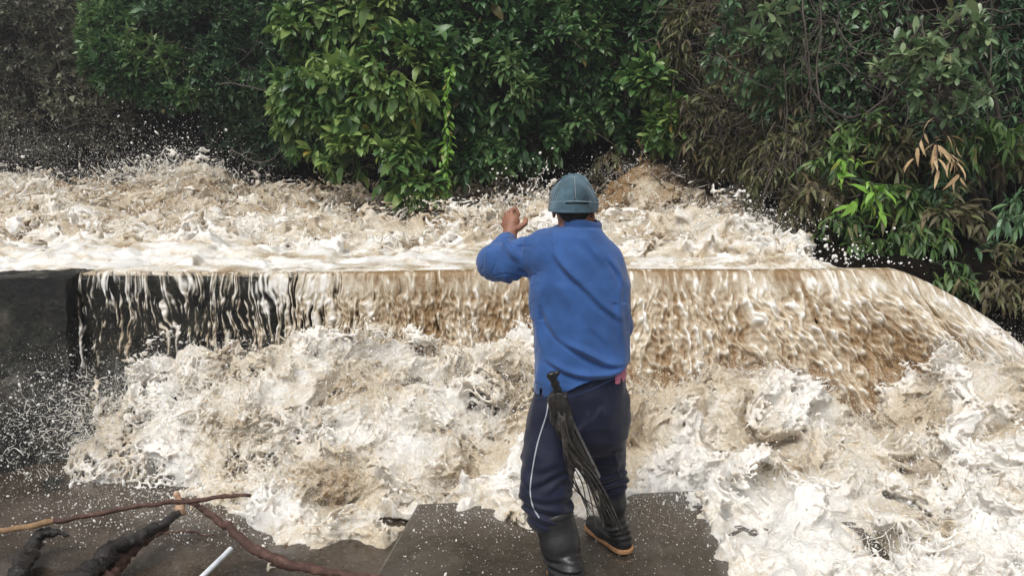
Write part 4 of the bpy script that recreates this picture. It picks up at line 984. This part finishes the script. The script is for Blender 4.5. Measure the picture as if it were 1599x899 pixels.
plant('shrub', 'yellow green broad leaved shrub drooping furthest out over the river', 'shrub', (-1.6, 13.2, 0),
      [LB(560, 20, 10.8, 1.0, .7, .75), LB(515, 150, 10.3, .70, .45, .62), LB(600, 130, 10.0, .65, .5, .7), LB(470, 175, 10.3, .36, .35, .45), LB(590, 245, 9.8, .65, .4, .36), LB(640, 290, 9.7, .42, .3, .20), LB(480, 40, 10.7, .35, .3, .4)],
      1900, 8, .165, 'leaf_broad', 'broad', .42, (.64, .26), seed=5, clump=.30, droop=.45, cf=1.3, grav=.25, tip_hue=.3, trunk=.06)
plant('shrub', 'glossy mid green shrub with large leaves right of the drooping one', 'shrub', (.4, 13.2, 0),
      [LB(720, 60, 10.8, .8, .6, .9), LB(700, 190, 10.4, .55, .4, .5), LB(780, 140, 10.7, .65, .5, .7), LB(820, 215, 10.8, .5, .4, .3), LB(740, 240, 10.3, .45, .3, .25)],
      1350, 8, .170, 'leaf_mid', 'broad', .42, (.5, .2), seed=6, clump=.1, droop=.42, cf=1.3, grav=.2)
plant('shrub', 'dark leafy shrub hanging above the brown plume behind the man', 'shrub', (1.8, 13.2, 0),
      [LB(880, 60, 11.3, .9, .6, .8), LB(960, 130, 11.2, .75, .45, .7), LB(1000, 60, 11.3, .6, .5, .5), LB(900, 185, 11.3, .55, .4, .35), LB(1010, 215, 11.0, .4, .3, .3)],
      1250, 8, .16, 'leaf_mid', 'broad', .40, (.42, .2), seed=7, clump=.2, droop=.4, cf=1.4, bare=40, barelen=.8)
plant('shrub', 'withered brown thicket with hanging dead twigs right of centre', 'shrub', (3.3, 11.6, 0),
      [LB(1110, 60, 10.6, .7, .4, .7), LB(1130, 190, 10.2, .7, .4, .7), LB(1080, 265, 10.6, .5, .3, .3), LB(1190, 240, 9.4, .5, .4, .5)],
      1900, 6, .13, 'leaf_brown', 'blade', .22, (.45, .3), seed=8, clump=.15, droop=.5, grav=.8, bare=200, barelen=.9, twig=.1)
plant('shrub', 'leafy sprig with a few yellow leaves below the brown thicket', 'shrub', (3.0, 11.2, 0),
      [LB(1045, 190, 10.3, .32, .25, .3), LB(1010, 130, 10.4, .3, .25, .25)], 130, 7, .16, 'leaf_broad', 'oval', .45, (.5, .25), seed=9, droop=.4)
plant('tree', 'leaning tree of dark leaves wound in bare grey stems on the right bank', 'tree', (4.4, 9.6, 0),
      [LB(1240, 50, 8.9, .8, .4, .6), LB(1350, 60, 8.6, .7, .4, .6), LB(1290, 160, 8.6, .7, .35, .5), LB(1420, 150, 8.4, .6, .4, .5)],
      1700, 6, .105, 'leaf_small', 'broad', .38, (.42, .25), seed=10, clump=.35, droop=.4, bare=420, barelen=.9, twig=.1, bark='bark')
plant('shrub', 'dull narrow leaved creeper hanging below the bare stems', 'shrub', (4.1, 9.0, 0),
      [LB(1250, 260, 8.4, .5, .3, .6), LB(1340, 290, 8.0, .6, .3, .5), LB(1230, 370, 7.9, .3, .3, .4)], 1300, 6, .12, 'leaf_brown', 'blade', .2, (.55, .3), seed=11, clump=.2, droop=.5, grav=.9, bare=110, barelen=.8)
plant('tree', 'pale green rosettes of spoon shaped leaves on a slanting branch', 'tree', (4.7, 7.6, 0),
      [LB(1475, 130, 6.9, .40, .22, .26), LB(1500, 50, 7.0, .3, .2, .25), LB(1420, 80, 7.0, .28, .2, .16), LB(1370, 115, 7.1, .16, .12, .08)], 74, 8, .105, 'leaf_pale', 'oval', .40, (.5, .22), seed=12, droop=.12, spread=1.35, bark='bark', trunk=.035, clump=-.5, twig=1)
plant('shrub', 'small cluster of pale oval leaves beside the slanting branch', 'shrub', (3.9, 8.6, 0),
      [LB(1190, 62, 8.2, .18, .12, .16), LB(1205, 20, 8.2, .2, .12, .08)], 16, 7, .13, 'leaf_pale', 'oval', .45, (.4, .2), seed=13, droop=.2, spread=1.3, trunk=.015, clump=-.9, twig=1)
plant('tree', 'dark leaved tree at the far right edge with thin hanging stems', 'tree', (6.2, 8.4, 0),
      [LB(1560, 40, 8.0, .7, .4, .7), LB(1590, 200, 7.7, .5, .3, .6), LB(1500, 230, 7.9, .5, .3, .5)], 1500, 5, .12, 'leaf_small', 'blade', .25, (.28, .25), seed=14, clump=.3, grav=.6, bare=120, barelen=.9)
plant('tree', 'dark leafy tree just beyond the right edge of the picture', 'tree', (8.5, 9.2, 0), [((7.0, 8.0, 3.2), (1.3, .6, 1.3)), ((8.8, 7.6, 2.6), (1.3, .6, 1.3)), ((6.2, 7.9, 1.6), (.8, .4, .6))], 2200, 6, .14, 'leaf_small', 'broad', .4, (.4, .25), seed=15, clump=.2, droop=.4, twig=.1)
# narrow leaved clumps on the right bank
def tuft(name, label, cat, root, n, L, mat, spread=.6, width=.055, seed=0, group=None, hang=.5, stems=0):
    r = np.random.default_rng(300+seed); root = np.array(root, float); e = empty(name, tuple(root)); tag(e, label, cat, group)
    ls = []; wood = []
    ns = stems or 14
    for k in range(ns):
        d = norm(np.array([r.standard_normal()*spread, -abs(r.standard_normal())*.5-.2, r.uniform(.1, .9)])); pts = [root+r.standard_normal(3)*(.05, .04, .04)]
        for _ in range(7): d = norm(d-np.array([0, 0, hang*.5])+r.standard_normal(3)*.14); pts.append(pts[-1]+d*L*r.uniform(.25, .42))
        c_ = curve(pts, 14); wood.append(tube(c_, np.linspace(.006, .002, 14), 4))
        m = max(3, n//ns); idx_ = r.integers(2, 14, m); base = c_[idx_]; tg = norm(np.gradient(c_, axis=0))[idx_]
        dd = norm(tg*.6+r.standard_normal((m, 3))*.6-np.array([0, .2, .25])); h = np.clip(r.normal(.5, .25, m), 0, .95); s = L*r.uniform(.6, 1.3, m)
        ls.append(leaf_mesh(base, dd, s, s*width*4, h, 'blade', .45, .15, r))
    V, Fs = merge(wood); mesh_obj('stems', V, Fs, M['bark_dark'], e); leaves_obj('leaves', ls, M[mat], e); return e
TU = [(1300, 250, 7.9, .17, 'leaf_blade', 'arching bamboo like plant under the grey stems'), (1385, 300, 7.4, .17, 'leaf_blade', 'green narrow leaved clump left of the dry leaves'),
      (1520, 215, 7.2, .16, 'leaf_blade', 'green narrow leaved clump right of the dry leaves'), (1370, 385, 7.0, .14, 'leaf_blade', 'lush grassy clump just above the end of the weir crest'),
      (1440, 360, 6.9, .14, 'leaf_blade', 'yellow green grassy clump beside the dark hollow at right'), (1250, 330, 7.7, .15, 'leaf_brown', 'half withered grassy clump close to the river edge'),
      (1320, 345, 7.3, .13, 'leaf_blade', 'short leafy clump beside the red stems'), (1570, 250, 7.4, .15, 'leaf_brown', 'dull drooping clump at the right edge'), (1220, 150, 8.8, .17, 'leaf_brown', 'drooping fern like clump high in the thicket'),
      (1460, 300, 7.3, .13, 'leaf_small', 'dark clump of thin leaves below the dry leaves'), (1340, 200, 8.0, .15, 'leaf_blade', 'thin leaved sprig among the bare stems'), (960, 245, 11.2, .17, 'leaf_brown', 'brown grassy clump over the plume behind the man'), (1110, 235, 9.9, .16, 'leaf_brown', 'straw coloured clump hanging below the thicket')]
TU += [(1465, 425, 6.6, .12, 'leaf_blade', 'low leafy clump behind the end of the weir crest'), (1540, 445, 6.4, .11, 'leaf_brown', 'dim low clump behind the rounded shoulder of water'), (1590, 455, 6.3, .11, 'leaf_brown', 'lowest dim clump at the right edge behind the falling water'),
       (1560, 400, 6.7, .12, 'leaf_brown', 'dark clump hanging at the mouth of the black hollow'), (1500, 395, 6.9, .13, 'leaf_small', 'dim clump of leaves left in the black hollow'), (1595, 330, 6.9, .14, 'leaf_small', 'dim leafy clump at the right edge above the hollow'),
       (1480, 330, 7.0, .15, 'leaf_brown', 'brown drooping clump under the dry leaves'), (1400, 230, 7.8, .16, 'leaf_brown', 'wispy brown clump left of the dry leaves'), (1280, 300, 7.6, .15, 'leaf_brown', 'straw brown clump beside the thin red stems')]
for i, (u, v, y, L, mt, lab) in enumerate(TU): tuft('bank_plant', lab, 'plant', P(u, v, y), 230, L, mt, seed=i, group='narrow leaved plants hanging on the right bank', stems=16)
tuft('dead_leaves', 'bunch of dry tan leaves hanging on the right bank', 'dead leaves', P(1455, 228, 6.85), 46, .15, 'leaf_dry', .35, .05, 31, hang=.9, stems=6)
tuft('sapling', 'little plant with yellow and orange leaves under the grey stems', 'plant', P(1303, 255, 7.3), 26, .12, 'leaf_lime', .3, .09, 32, stems=4)
tuft('sapling', 'bright green leafy seedling near the end of the crest', 'plant', P(1352, 295, 6.95), 30, .15, 'leaf_lime', .3, .09, 33, stems=5)
# light green creeper hanging down in front of the broad leaved shrubs
r = np.random.default_rng(9); cp = curve([P(703, 108, 9.75), P(697, 160, 9.7), P(700, 210, 9.7), P(694, 260, 9.65), P(697, 300, 9.6)], 40)
e = empty('creeper', tuple(cp[0])); tag(e, 'lime green creeper strand hanging straight down through the broad leaves', 'creeper')
V, Fs = tube(cp, .007, 5); mesh_obj('stem', V, Fs, M['bark_dark'], e)
k = r.integers(0, 40, 170); dd = norm(r.standard_normal((170, 3))*(.8, .6, .4)+(0, -.4, -.7)); s = r.uniform(.07, .13, 170)
leaves_obj('leaves', [leaf_mesh(cp[k]+r.standard_normal((170, 3))*.02, dd, s, s*.4, np.clip(r.normal(.5, .3, 170), 0, 1), 'broad', .4, .2, r)], M['leaf_lime'], e)
# bare hanging stems, each its own
VN = [('long pale vine sagging in a loop between two trees on the right bank', [(1255, 60), (1268, 130), (1292, 165), (1320, 181), (1355, 175), (1400, 140), (1452, 90), (1500, 20)], 8.0, .012),
      ('thin bare vine hanging straight from the top right of centre', [(1252, -20), (1256, 40), (1263, 100), (1268, 160), (1275, 215)], 8.1, .010),
      ('bare vine forking down past the yellow sapling', [(1280, -20), (1285, 50), (1280, 110), (1288, 170), (1330, 215), (1370, 250), (1400, 290)], 7.9, .009),
      ('reddish bare root hanging to the river edge', [(1240, 250), (1248, 300), (1262, 340), (1275, 400)], 7.5, .008),
      ('slanting grey branch carrying the pale rosettes', [(1420, 110), (1455, 75), (1480, 45), (1510, 5), (1530, -30)], 7.15, .022),
      ('thin dark vine hanging at the far right', [(1545, -10), (1548, 80), (1540, 180), (1546, 260), (1560, 330), (1556, 420)], 7.4, .007),
      ('bare twig reaching right over the black hollow', [(1455, 185), (1500, 182), (1545, 188), (1600, 182)], 7.2, .007),
      ('forked root lying over the brown plume', [(960, 270), (1000, 285), (1040, 268), (1080, 262), (1110, 245)], 10.4, .016),
      ('bare curved root behind the plume', [(1020, 200), (1035, 240), (1010, 262), (975, 262)], 10.8, .013),
      ('bare twig reaching out of the dark shrub at left', [(340, 132), (370, 133), (400, 140), (440, 150)], 11.4, .013),
      ('bare curling root over the water left of centre', [(360, 235), (400, 256), (425, 250), (438, 228)], 11.4, .013),
      ('short upright limb inside the broad leaved shrub', [(602, 60), (604, 100), (610, 140), (614, 175)], 10.2, .022),
      ('drooping bare stem at the left of the thicket', [(1090, 90), (1110, 150), (1105, 210), (1125, 260)], 9.9, .009),
      ('bare stem crossing the thicket sideways', [(1110, 135), (1150, 120), (1200, 128), (1240, 118)], 9.2, .009),
      ('twisted stem above the loop of the pale vine', [(1300, 30), (1330, 75), (1370, 95), (1390, 140), (1385, 190)], 8.0, .009),
      ('upright reddish stems beside the yellow sapling', [(1225, 100), (1232, 180), (1228, 250), (1236, 310), (1232, 360)], 8.1, .008),
      ('pale twig curving over the water at the thicket foot', [(1015, 270), (1050, 300), (1090, 282), (1140, 288)], 9.9, .009)]
for i, (lab, pts, y, rad) in enumerate(VN):
    r = np.random.default_rng(50+i); w = [P(u, v, y+r.uniform(-.12, .12)) for u, v in pts]; c_ = curve(w, 34)+np.cumsum(r.standard_normal((34, 3))*.004, 0)
    parts = [tube(c_, np.linspace(rad, rad*.6, 34)*1.0, 6, wob=.1)]
    for k in range(3):
        j = r.integers(4, 28); d = norm(r.standard_normal(3)); q = [c_[j]]
        for _ in range(4): d = norm(d+r.standard_normal(3)*.4-np.array([0, 0, .2])); q.append(q[-1]+d*.09)
        parts.append(tube(curve(q, 8), np.linspace(rad*.5, rad*.2, 8), 4))
    V, Fs = merge(parts); o = mesh_obj('vine' if 'vine' in lab else 'branch', V, Fs, M['bark']); tag(o, lab, 'vine' if 'vine' in lab else 'branch', 'bare stems and vines on the bank')
ORD = 'first second third fourth fifth sixth seventh eighth ninth tenth eleventh twelfth thirteenth fourteenth fifteenth sixteenth seventeenth eighteenth nineteenth twentieth'.split()
LN = [('short', 'straight'), ('long', 'wavy')]
for i in range(20):
    r = np.random.default_rng(900+i); u = 1085+i*24+r.uniform(-9, 9); v0 = r.uniform(-40, 60); L = r.uniform(120, 300); y = np.interp(u, [1085, 1200, 1560], [10.0, 8.7, 7.5])-r.uniform(.1, .5)
    px = [(u, v0)]
    for k in range(6): px.append((px[-1][0]+r.normal(0, 12), px[-1][1]+L/6))
    c_ = curve([P(a, b, y+r.uniform(-.06, .06)) for a, b in px], 40)+np.cumsum(r.standard_normal((40, 3))*.004, 0); rad = r.uniform(.0035, .0065)
    V, Fs = tube(c_, np.linspace(rad, rad*.5, 40), 5, wob=.15); o = mesh_obj('vine', V, Fs, M['bark'])
    tag(o, ('long' if L > 200 else 'short')+' thread thin hanging vine, '+ORD[i]+' of twenty from the thicket to the right edge', 'vine', 'thread thin vines hanging on the right bank')
# undergrowth over the bank faces, too dense to count
r = np.random.default_rng(77); n = 34000
x = r.uniform(-12, 13, n); y = r.uniform(6.2, 16.5, n); d = bank_dist(x, y); m = (d > .10)&(d < 3.2); x, y = x[m], y[m]; z = ground_z(x, y)
p = np.stack([x, y, z], -1); kk = (noise(p.astype(f32), .7, 1) > -.5); p = p[kk]+r.standard_normal((kk.sum(), 3))*(.1, .1, .05)+(0, -.08, .03); n = len(p)
dd = norm(r.standard_normal((n, 3))*(.8, .5, .5)+(0, -.7, -.3)); s = r.uniform(.06, .16, n)
o = leaves_obj('undergrowth', [leaf_mesh(p, dd, s, s*.4, np.clip(r.normal(.2, .2, n), 0, .8), 'small', .3, .2, r)], M['leaf_brown']); tag(o, kind='stuff')
# unseen canopy, added above the picture to put the bank in shade
plant('tree', 'unseen crown added above the picture to shade the bank', 'tree', (-2, 15.5, 0), [((-1, 12.2, 6.1), (3, 1.6, .9)), ((3.4, 10.8, 6.0), (2.4, 1.6, .9)), ((5.5, 8.4, 5.6), (1.6, 1.4, .9))], 1300, 6, .22, 'leaf_mid', 'small', .5, (.3, .2), seed=20, trunk=.12, twig=.03, clump=-1)

# ------------------------------------------------------------------ driftwood and the pipe
def mat_wood(name, stops, scale=25, rough=(.3, .7), bump=.8):
    return mat_rock(name, stops, scale, rough, bump, .008, stretch=(1, 1, 1))
M['wood_tan'] = mat_wood('split_stick', [(.3, (.10, .055, .03)), (.5, (.30, .18, .09)), (.7, (.50, .35, .20))])
M['wood_red'] = mat_wood('red_brown_bark', [(.3, (.030, .014, .010)), (.5, (.085, .038, .027)), (.68, (.24, .14, .10))])
M['wood_black'] = mat_wood('wet_black_wood', [(.35, (.008, .007, .006)), (.55, (.025, .020, .017)), (.72, (.09, .08, .07))], rough=(.12, .5))
M['wood_pale'] = mat_wood('torn_pale_wood', [(.3, (.30, .14, .08)), (.6, (.60, .40, .26)), (.8, (.72, .55, .40))])
t = NT_('white_plastic'); t.set(Base_Color=t.ramp(t.noise(30, 5, .6), [(.3, (.55, .58, .62)), (.6, (.82, .85, .88))]), Roughness=.3); M['pvc'] = t.m
def log(name, label, cat, pts, rad, mat, n=44, wob=.07, knots=6, seed=0, jit=.004, z=None):
    r = np.random.default_rng(400+seed); c_ = curve(pts, n); rad = np.interp(np.linspace(0, 1, n), np.linspace(0, 1, len(rad)), rad)
    c_ = c_+np.stack([noise(c_.astype(f32), 9, k) for k in range(3)], -1)*jit
    V, Fs = tube(c_, rad, 12); nr = norm(V[:n*12].reshape(n, 12, 3)-c_[:, None]); dd = noise(V[:n*12].astype(f32), (28, 28, 28), 1)*wob+noise(V[:n*12].astype(f32), 70, 2)*wob*.5
    for _ in range(knots):
        j, a = r.integers(2, n-2), r.integers(0, 12); D = np.hypot((np.arange(n)[:, None]-j)*.9, np.minimum((np.arange(12)[None]-a) % 12, (a-np.arange(12)[None]) % 12)*.8); dd = dd+(.45*np.exp(-(D/1.1)**2)).ravel()
    V[:n*12] += (nr.reshape(-1, 3)*dd[:, None])*np.repeat(rad, 12)[:, None]
    o = mesh_obj(name, V, Fs, M[mat]); tag(o, label, cat); return o
g_ = lambda u, v, z: G(u, v, z)
o = log('stick', 'long thin split stick lying across the other driftwood, bare at its near end', 'stick', [g_(-60, 838, .02), g_(80, 814, .05), g_(200, 794, .08), g_(300, 780, .10), g_(392, 773, .11)], [.0135, .013, .011, .012, .008], 'wood_tan', seed=1, wob=.10)
me = o.data; me.materials.append(M['wood_red']); cx = np.empty(len(me.polygons)*3); me.polygons.foreach_get('center', cx); cx = cx.reshape(-1, 3); x0 = g_(80, 815, .05)[0]
me.polygons.foreach_set('material_index', ((cx[:, 0] > x0)).astype(np.int32))
log('branch', 'short torn pale stub standing up where the sticks cross', 'branch', [g_(281, 803, .0), g_(279, 785, .05), g_(277, 768, .10)], [.022, .019, .012], 'wood_pale', 16, .2, 3, 2)
log('branch', 'black wet forked branch curving up from the bottom edge', 'branch', [g_(110, 925, -.02), g_(150, 885, .0), g_(190, 850, .02), g_(235, 828, .03), g_(285, 800, .05)], [.052, .044, .036, .026, .014], 'wood_black', seed=3, wob=.16, knots=9, jit=.008)
log('branch', 'short black side fork pointing left off the wet branch', 'branch', [g_(178, 862, .02), g_(162, 858, .04), g_(150, 860, .05)], [.018, .015, .009], 'wood_black', 12, .15, 1, 4)
log('branch', 'red barked branch lying under the black forked one', 'branch', [g_(150, 930, -.06), g_(185, 880, -.05), g_(220, 845, -.04), g_(262, 822, -.03)], [.040, .032, .026, .012], 'wood_red', seed=5, wob=.16, knots=6)
log('branch', 'gnarled black piece of driftwood at the lower left', 'branch', [g_(25, 905, -.06), g_(45, 865, -.05), g_(62, 842, -.03), (g_(80, 833, -.01)), g_(107, 836, -.02)], [.040, .036, .026, .018, .007], 'wood_black', seed=6, wob=.22, knots=8, jit=.01)
log('branch', 'thick curved red brown branch sweeping right along the bottom of the foam', 'branch', [g_(280, 778, .05), g_(318, 794, .05), g_(350, 818, .05), g_(392, 852, .04), g_(440, 876, .03), g_(510, 893, .02), g_(600, 905, .03)], [.010, .014, .020, .023, .022, .018, .015], 'wood_red', 60, .09, 9, 7)
log('branch', 'thin twig lying flat behind the white pipe', 'branch', [g_(238, 832, -.10), g_(290, 829, -.10), g_(335, 834, -.10)], [.006, .007, .005], 'wood_red', 20, .1, 2, 8)
a, b = g_(300, 915, -.05), g_(360, 857, -.02); R0 = .0125
pv = empty('pipe', tuple(a)); tag(pv, 'white plastic pipe poking in at the bottom edge', 'pipe')
V, Fs = tube(np.array([a+(a-b)*1.2, a, b]), R0, 20, cap=False); V2, F2 = tube(np.array([b, a, a+(a-b)*1.2]), R0*.82, 20, cap=False)
k = np.arange(20); k2 = (k+1) % 20; Vm, Fm = merge([(V, Fs), (V2, F2)])
mesh_obj('tube', Vm, Fm+[], M['pvc'], pv)
d_ = (b-a)/np.linalg.norm(b-a); V, Fs = tube(np.array([b-d_*.0, b+d_*.0]), R0, 20) if False else tube(np.array([b-d_*.03, b+d_*.002]), [R0*1.12, R0*1.10], 20, cap=False); mesh_obj('rim', V, Fs, M['pvc'], pv)
# ------------------------------------------------------------------ damp air over the river
bm = bmesh.new(); bmesh.ops.create_cube(bm, size=1); me = bpy.data.meshes.new('haze')
for v in bm.verts: v.co = (v.co.x*290, v.co.y*290, 4.5+v.co.z*14)
bm.to_mesh(me); bm.free(); t = NT_('haze'); t.n.remove(t.b); pvn = t.n.new('ShaderNodeVolumePrincipled')
pvn.inputs['Color'].default_value = (.93, .95, 1, 1); pvn.inputs['Density'].default_value = .0032; pvn.inputs['Anisotropy'].default_value = .3
t.l.new(pvn.outputs[0], t.out.inputs['Volume']); me.materials.append(t.m); hz = link(bpy.data.objects.new('haze', me)); tag(hz, kind='stuff')
